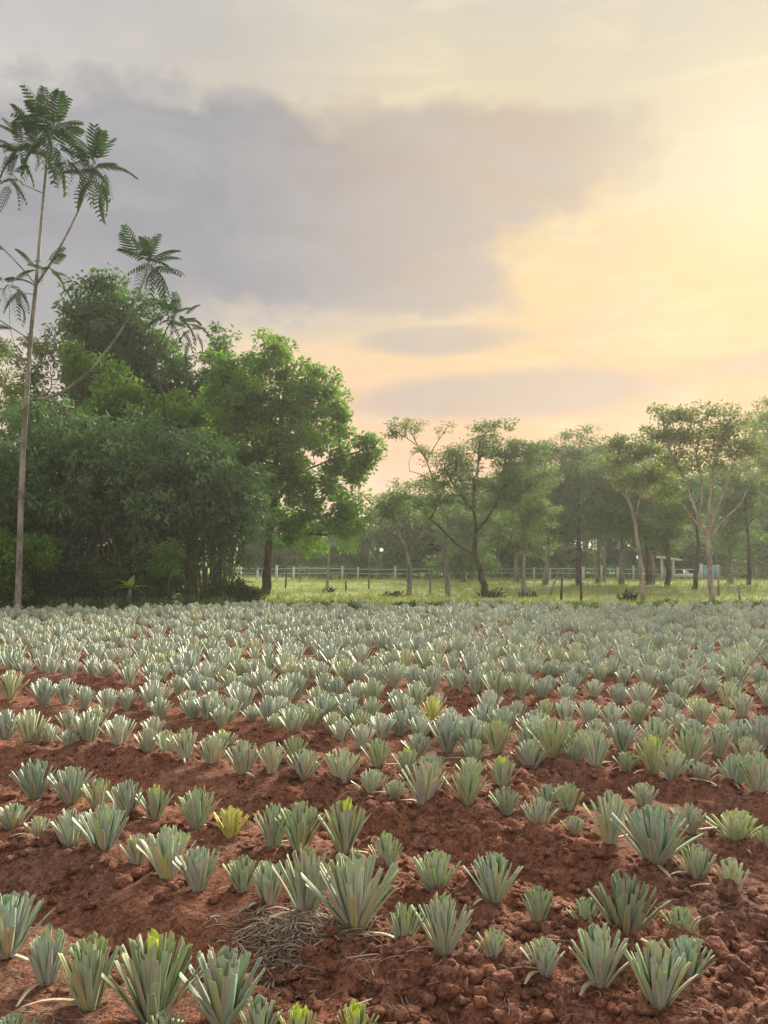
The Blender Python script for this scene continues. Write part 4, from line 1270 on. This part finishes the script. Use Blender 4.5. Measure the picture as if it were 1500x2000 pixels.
ptree('pale-barked tree spreading into a vase of bare white limbs under a wide crown', D, [(1391, 1184, .115), (1388, 1120, .10), (1384, 1070, .095), (1380, 1045, .09)],
      [[(1380, 1048, .06), (1360, 1000, .05), (1345, 960, .035), (1330, 920, .02)], [(1381, 1048, .06), (1384, 990, .05), (1392, 930, .035), (1405, 880, .02)], [(1382, 1050, .055), (1398, 1000, .045), (1420, 940, .03), (1440, 890, .02)],
       [(1385, 1050, .05), (1415, 1015, .04), (1445, 985, .03), (1460, 955, .02)], [(1378, 1040, .045), (1350, 1010, .035), (1335, 985, .02)], [(1365, 1010, .03), (1372, 960, .022), (1365, 910, .015)]],
      [(1285, 800, 30, 14), (1330, 815, 50, 20), (1390, 805, 60, 18), (1300, 850, 50, 26), (1360, 855, 60, 26), (1430, 830, 50, 24), (1425, 880, 56, 24), (1470, 870, 40, 26), (1330, 900, 50, 24), (1400, 915, 50, 16)], 205, 34, lm=L_pale, bk=M_bark_pale, cr=.30, twigs=.8)
D = gt(1152)
ptree('crooked leaning trunk in front of the white gate rail', D, [(1355, 1153, .14), (1360, 1115, .125), (1364, 1080, .11), (1360, 1030, .08), (1350, 960, .05)], [],
      [(1340, 940, 50, 30), (1300, 960, 46, 34), (1380, 960, 46, 34), (1340, 1000, 60, 26), (1300, 1010, 40, 26)], 130, 46, lm=L_far, bk=M_bark_dark, L=.16, W=.065, cr=.4)
D = gt(1145)
ptree('straight dark trunk standing in front of the little gatehouse', D, [(1304, 1146, .17), (1305, 1090, .155), (1303, 1020, .11), (1300, 950, .07)], [],
      [(1290, 920, 50, 34), (1250, 960, 50, 36), (1320, 960, 50, 36), (1290, 1010, 60, 30), (1240, 1020, 44, 26)], 150, 46, lm=L_far, bk=M_bark_dark, L=.17, W=.07, cr=.42)
D = gt(1142)
ptree('dark tree right of the blue gate with low drooping pale branch', D, [(1462, 1144, .15), (1464, 1090, .13), (1460, 1040, .1), (1455, 970, .06)], [[(1464, 1090, .05), (1480, 1075, .03), (1490, 1070, .02)]],
      [(1450, 920, 60, 34), (1490, 950, 50, 40), (1420, 970, 46, 34), (1465, 1000, 60, 34), (1500, 880, 50, 34), (1490, 830, 44, 24)], 210, 48, lm=L_far, bk=M_bark_dark, L=.17, W=.07, cr=.42)
D = gt(1160)
ptree('big spreading tree at the right end of the row, crown rising highest', D, [(1560, 1162, .18), (1556, 1080, .16), (1545, 1000, .12), (1530, 920, .08)],
      [[(1550, 1020, .07), (1510, 980, .05), (1480, 960, .03)], [(1545, 1000, .07), (1520, 940, .05), (1480, 900, .03)]],
      [(1530, 790, 60, 24), (1490, 825, 50, 24), (1580, 830, 70, 34), (1530, 870, 80, 36), (1600, 900, 60, 46), (1500, 910, 50, 30)], 220, 46, lm=L_pale, bk=M_bark_pale, cr=.36)
D = gt(1136)
ptree('thin trunk standing between the lamp globe and the fence', D, [(1180, 1137, .13), (1180, 1090, .11), (1184, 1030, .08)], [],
      [(1190, 990, 44, 34), (1160, 1020, 40, 26), (1220, 1030, 40, 30)], 80, 44, lm=L_far, bk=M_bark_grey, L=.17, W=.07, cr=.42)
D = gt(1142)
ptree('forked dark trunk just left of the lamp globe', D, [(1264, 1142, .13), (1265, 1100, .12), (1262, 1050, .09), (1255, 990, .06)], [],
      [(1230, 980, 44, 34), (1270, 1000, 44, 30), (1200, 1000, 36, 28)], 90, 44, lm=L_far, bk=M_bark_dark, L=.17, W=.07, cr=.42)
D = gt(1150)
ptree('pale thin trunk standing before the fence right of the round crown', D, [(638, 1152, .10), (641, 1110, .09), (643, 1070, .07), (650, 1030, .04)], [], [(650, 1030, 30, 20), (670, 1050, 24, 16)], 30, 40, lm=L_far, bk=M_bark_pale, L=.15)

for i, (px, tp, D_, lab) in enumerate(((1065, 872, 46, 'leafy tree filling the gap left of the thick dark trunk'), (1165, 862, 50, 'leafy tree filling the gap right of the thick dark trunk'), (1215, 880, 47, 'leafy tree close behind the slender pale forked tree'),
                                   (1275, 900, 49, 'leafy tree behind the straight dark trunk at the gatehouse'), (1010, 905, 52, 'leafy tree close behind the slim pale-barked tree'), (1425, 900, 50, 'leafy tree behind the vase of bare white limbs'), (905, 950, 54, 'leafy tree behind the leaning dark trunk with crooked limbs'))):
    simple('grove_tree', lab, D_, (px, px, tp + 70), [(px, tp + 24, 40, 24), (px - 34, tp + 56, 40, 30), (px + 36, tp + 60, 42, 30), (px, tp + 96, 66, 34), (px - 20, tp + 140, 60, 30), (px + 30, tp + 150, 50, 30)], 150, 44, .26, .12, L_far, M_bark_grey, 'leafy trees standing behind the pasture row', r0=.16, cr=.55, twigs=.3)
# --- hazy woodland beyond the fence
far_lab = 'hazy dark green tree of the woodland beyond the fence'
wr = random.Random(9)
for i in range(32):
    px = 510 + i * 35 + wr.uniform(-14, 14); D = wr.uniform(66, 92)
    topy = wr.uniform(960, 1010) if px < 900 else wr.uniform(930, 985)
    if px < 720: topy = wr.uniform(985, 1030)
    w_ = wr.uniform(38, 60)
    lm_name = min(((515, 'leaning trunk under the round crown'), (640, 'pale thin trunk'), (745, 'globe lamp on the thin post'), (800, 'small low-forked tree'), (875, 'straight thin trunk with wispy top'),
                   (950, 'leaning dark trunk with crooked limbs'), (1025, 'slim pale-barked tree'), (1096, 'upright dark stake'), (1130, 'thick dark trunk'), (1180, 'thin trunk by the fence'), (1257, 'slender pale forked tree'),
                   (1304, 'little gatehouse'), (1391, 'vase of bare white limbs'), (1462, 'dark tree right of the gate'), (1560, 'big spreading end tree')), key=lambda l: abs(l[0] - px))[1]
    far_lab = 'hazy %s %s woodland tree beyond the fence behind the %s' % ('tall' if topy < 975 else 'low', 'broad' if w_ > 49 else 'narrow', lm_name)
    simple('woodland_tree', far_lab, D, (px, px, topy + 45), [(px, topy + 26, w_ * .7, 26), (px - w_ * .5, topy + 55, w_ * .6, 30), (px + w_ * .5, topy + 60, w_ * .6, 32), (px, topy + 88, w_, 30), (px + 10, 1092, w_, 22)],
           170, 46, .42, .22, L_far, M_bark_dark, 'trees beyond the fence', r0=.2, cr=.85, twigs=.15)
bush_lab = 'pale long-leaved plant behind the blue gate'
for px, py in ((1330, 1085), (1395, 1075), (1430, 1095), (1480, 1095)):
    b0 = np.array([(px - 750) / F * 63, 63.0, -.04]); root = thing('fan_palm', b0, bush_lab, 'palm', 'pale plants behind the gate'); mb = MB()
    hh = EYE + (HOR - py) / F * 63
    mb.tube([(0, 0, -.1), (.03, 0, hh * .5), (0, 0, hh)], [.12, .10, .08], 6); obj('trunk', mb.mesh('trunk', M_bark_dark, True), root)
    n = 26; a = tr.random(n) * 6.28; e = tr.random(n) * 1.5 - .3
    ax = np.stack([np.cos(a) * np.cos(e), np.sin(a) * np.cos(e), np.sin(e)], -1)
    V, T = leaf_quads(np.tile([[0, 0, hh]], (n, 1)) + ax * .1, ax, np.tile([[0, 0.1, 1.0]], (n, 1)), 1.5, .26)
    obj('crown', mesh_np('crown', V, [T], L_weed, False, {'tint': np.repeat(.4 + .6 * tr.random(n), 4)}), root)

# ------------------------------------------------------------------ fence, lamps, gate
DF = 58.0
def X(px, D=DF): return (px - 750) / F * D
def fence(label, px0, px1, mats, rails, seed):
    r_ = random.Random(seed)
    root = thing('fence', (X(px0), DF, -.05), label, 'fence')
    bx = np.array(root.location)
    px = px0
    while px <= px1:
        mb = MB(); h = 1.0 + r_.uniform(-.16, .12); w = r_.uniform(.11, .17)
        mb.box((X(px) - bx[0], 0, h / 2 - .1), (w, w, h + .2))
        pm = mats[r_.randrange(len(mats))]; po = obj('post', mb.mesh('post', pm), root)
        mb = MB(); mb.box((X(px) - bx[0], 0, h + .03), (w + .05, w + .05, .06)); obj('cap', mb.mesh('cap', pm), po)
        px += 33 + r_.uniform(-5, 5)
    L = X(px1) - X(px0)
    for z in rails:
        mb = MB(); n = 14; xs_ = np.linspace(0, L, n)
        mb.tube(np.stack([xs_, np.full(n, -.10), z + .06 * np.array([r_.uniform(-1, 1) for _ in xs_])], -1), .020, 5)
        obj('rail', mb.mesh('rail', mats[0], True), root)
fence('long fence of white and bluish posts with two rails across the pasture', 470, 1284, [M_palebl, M_palebl, M_grey, M_white, M_palebl], (.50, .84), 4)
fence('weathered post fence right of the blue gate', 1404, 1570, [M_grey], (.5, .95), 6)
# clipped hedge behind the fence
def hedge(label, px0, px1, D, h):
    x0, x1 = X(px0, D), X(px1, D); n = int((x1 - x0) * 26)
    c = np.stack([x0 + (x1 - x0) * tr.random(n), D + .35 * tr.standard_normal(n), h * tr.random(n) ** .8], -1)
    V, T, ti = clump_leaves(c, .25, 16, .16, .08)
    o = obj('hedge', mesh_np('hedge', V - np.array([x0, D, 0]), [T], L_deep, False, {'tint': ti}), None, (x0, D, 0)); tag(o, label, 'hedge')
hedge('dark clipped hedge running behind the white fence posts', 560, 1284, 59.3, .95)
hedge('dark scrubby hedge behind the weathered posts', 1404, 1560, 59.3, .8)

import bmesh
def globe_lamp(label, px, py, D):
    h = EYE + (HOR - py) / F * D
    root = thing('lamp_post', (X(px, D), D, -.05), label, 'lamp post', 'globe lamps along the fence')
    mb = MB(); mb.tube([(0, 0, -.1), (0, 0, h * .5), (0, 0, h - .12)], [.06, .05, .04], 8); mb.tube([(0, 0, h - .16), (0, 0, h - .08)], [.09, .11], 8)
    obj('pole', mb.mesh('pole', M_grey, True), root)
    bm = bmesh.new(); bmesh.ops.create_uvsphere(bm, u_segments=16, v_segments=10, radius=.15)
    me = bpy.data.meshes.new('globe'); bm.to_mesh(me); bm.free(); me.materials.append(M_globe)
    for p in me.polygons: p.use_smooth = True
    obj('globe', me, root, (0, 0, h + .04))
globe_lamp('white globe lamp on a thin post behind the fence near the small forked tree', 745, 1074, 60.5)
globe_lamp('white globe lamp close to the slender pale forked tree', 1247, 1088, 57.0)

def part_box(name, mat, root, *boxes):
    mb = MB()
    for c, d in boxes: mb.box(c, d)
    return obj(name, mb.mesh(name, mat), root)
root = thing('gatehouse', (X(1300), 57.6, -.05), 'tiny open gatehouse with white posts, pitched roof and pale blue panel', 'gatehouse')
w = X(1311) - X(1289)
for sx in (-1, 1): part_box('post', M_white, root, ((sx * w / 2, 0, .78), (.15, .15, 1.7)))
part_box('panel', M_blue, root, ((0, .02, .5), (w - .16, .08, .95)))
mb = MB(); V = np.array([(-w / 2 - .22, -.6, 1.63), (w / 2 + .45, -.6, 1.46), (w / 2 + .45, .6, 1.46), (-w / 2 - .22, .6, 1.63), (-w / 2 - .22, -.6, 1.80), (w / 2 + .45, -.6, 1.56), (w / 2 + .45, .6, 1.56), (-w / 2 - .22, .6, 1.80)])
mb.add(V, [[0, 3, 2, 1], [4, 5, 6, 7], [0, 1, 5, 4], [1, 2, 6, 5], [2, 3, 7, 6], [3, 0, 4, 7]]); obj('roof', mb.mesh('roof', M_white), root)
root = thing('barrier', (X(1337), 57.7, -.05), 'low white gate barrier with thin upper rail between gatehouse and blue gate', 'barrier')
w = X(1361) - X(1313)
part_box('beam', M_white, root, ((0, 0, .36), (w, .10, .26))); part_box('rail', M_palebl, root, ((0, 0, .80), (w, .06, .07)))
for sx in (-1, 0, 1): part_box('stand', M_palebl, root, ((sx * w * .46, .09, .4), (.09, .07, .88)))
root = thing('gate', (X(1381), 57.6, -.05), 'pale blue sheet gate between two bluish white pillars', 'gate')
w = X(1397) - X(1364)
for sx in (-1, 1): part_box('pillar', M_palebl, root, ((sx * w / 2, 0, .55), (.20, .20, 1.35 if sx < 0 else 1.15)))
for q in range(3): part_box('panel', M_blue, root, (((q - 1) * (w - .22) / 3, .02, .55), ((w - .22) / 3 - .02, .06, .98)))
part_box('top_rail', M_palebl, root, ((0, -.02, 1.08), (w - .2, .09, .08)))

# ------------------------------------------------------------------ stakes, brush piles, weeds and grass
STK = [(1072, 1168, 46, 18, 'leaning thin stake at the field edge beside the brush'), (1096, 1174, 44, 2, 'upright dark stake standing alone at the field edge'), (1136, 1178, 78, -3, 'tall thin stake in front of the thick dark trunk'),
       (1445, 1176, 32, -1, 'short pale stake right of the vase-shaped pale tree'), (1403, 1165, 60, 2, 'slim grey stick behind the vase-shaped pale tree'), (557, 1150, 34, 3, 'short dark stake right of the leaning dark trunk under the crown'),
       (676, 1157, 22, -1, 'stubby dark stake in front of the white fence post'), (720, 1152, 70, 2, 'tall thin stick near the globe lamp'), (840, 1163, 40, 1, 'thin stake between the forked tree and straight thin trunk'), (585, 1136, 34, 2, 'thin pale stick at the fence')]
for px, py, h, lean, lab in STK:
    D = gt(py); s = D / F; root_p = at(px, py, D); mb = MB()
    mb.tube([(0, 0, -.15), (lean * s * .45, .02, h * s * .5), (lean * s, 0, h * s)], [.05, .045, .035], 6)
    tag(obj('stake', mb.mesh('stake', M_bark_dark if 'dark' in lab else M_grey, True), None, root_p), lab, 'stake', 'stakes at the field edge')

BR = [(965, 1168, 52, 22, 'tangled heap of roots and sticks at the foot of the leaning dark trunk'), (1030, 1168, 34, 16, 'brush heap beside the slim pale-barked tree'), (770, 1164, 40, 12, 'low brush heap left of the small forked tree'),
      (1228, 1176, 30, 26, 'spiky uprooted stump left of the slender pale forked tree'), (1310, 1180, 40, 12, 'low brush heap between the two pale trees'), (640, 1158, 22, 14, 'small brush heap at the foot of the pale thin trunk')]
for px, py, w_, h_, lab in BR:
    D = gt(py); s = D / F; mb = MB(); r_ = random.Random(px)
    for i in range(60):
        a = r_.random() * 6.28; q = math.sqrt(r_.random()) * w_ * .5 * s
        p0 = np.array([math.cos(a) * q, math.sin(a) * .4 * q, -.04]); p2 = p0 + np.array([r_.gauss(0, .45) * w_ * s * .5, r_.gauss(0, .2), r_.random() ** 1.5 * h_ * s * 1.1])
        mb.tube(smooth_path([p0, (p0 + p2) / 2 + np.array([r_.gauss(0, .05), 0, .06]), p2], 2), [.035, .03, .024, .02, .012], 4, False)
    tag(obj('brush_heap', mb.mesh('brush_heap', M_bark_dark), None, at(px, py, D)), lab, 'brush heap', 'brush heaps at the field edge')

# weeds along the field edge, thicker under the thicket
N = 5200
x = -16 + 34 * tr.random(N) ** 1.25; y = EDGE_Y - .7 + 2.6 * tr.random(N)
y = np.where(x < -5.5, y - 1.2 + 1.6 * tr.random(N), y)
hgt_ = np.where(x < -5.0, .36, .20) * (.4 + .9 * tr.random(N))
keep = (vnoise(x, y, 1.1, 301) + .25 > .35 * tr.random(N)); x, y, hgt_ = x[keep], y[keep], hgt_[keep]
m = 9; n = len(x)
cc = np.repeat(np.stack([x, y, np.full(n, -.10)], -1), m, 0); hh = np.repeat(hgt_, m)
ax = tr.standard_normal((n * m, 3)) * .55 + np.array([0, 0, .8]); cc = cc + np.stack([.08 * tr.standard_normal(n * m), .08 * tr.standard_normal(n * m), hh * .55 * tr.random(n * m)], -1)
V, T = leaf_quads(cc, ax, tr.standard_normal((n * m, 3)), hh * .8, .05 + .05 * tr.random(n * m))
o = obj('weeds', mesh_np('weeds', V, [T], L_weed, False, {'tint': np.repeat(np.clip(np.repeat(tr.random(n), m) * .8 + .2 * tr.random(n * m), 0, 1), 4)}))
tag(o, 'mixed low weeds growing along the far edge of the field', 'weeds', kind='stuff')
# pasture grass tufts
N = 11000
y = EDGE_Y + 1.2 + 36 * tr.random(N) ** 1.3; x = (tr.random(N) - .5) * 1.25 * y
m = 5; cc = np.repeat(np.stack([x, y, np.full(N, -.09)], -1), m, 0) + tr.standard_normal((N * m, 3)) * np.array([.09, .09, 0])
ax = tr.standard_normal((N * m, 3)) * .35 + np.array([0, 0, 1.0])
hh = np.repeat(.10 + .22 * tr.random(N) ** 1.6, m) * (.7 + .5 * tr.random(N * m))
V, T = leaf_quads(cc, ax, tr.standard_normal((N * m, 3)), hh, .022 + .02 * tr.random(N * m))
gm = np.clip(vnoise(x, y, 3.5, 402) + .5, 0, 1)
o = obj('grass', mesh_np('grass', V, [T], L_grass, False, {'tint': np.repeat(np.clip(np.repeat(gm, m) * .8 + .25 * tr.random(N * m), 0, 1), 4)}))
tag(o, 'short yellow-green pasture grass', 'grass', kind='stuff')

# ------------------------------------------------------------------ air
m, nt, out = new_mat('haze')
pv = nt.nodes.new('ShaderNodeVolumePrincipled')
pv.inputs['Color'].default_value = (0.93, 0.93, 0.92, 1); pv.inputs['Density'].default_value = 0.0009; pv.inputs['Anisotropy'].default_value = 0.5
nt.links.new(pv.outputs[0], out.inputs['Volume'])
mb = MB(); mb.box((0, 0, 8.3), (1330, 1330, 19.4))
o = obj('haze', mb.mesh('haze', m)); tag(o, 'thin warm evening haze over the field', 'haze', kind='stuff')
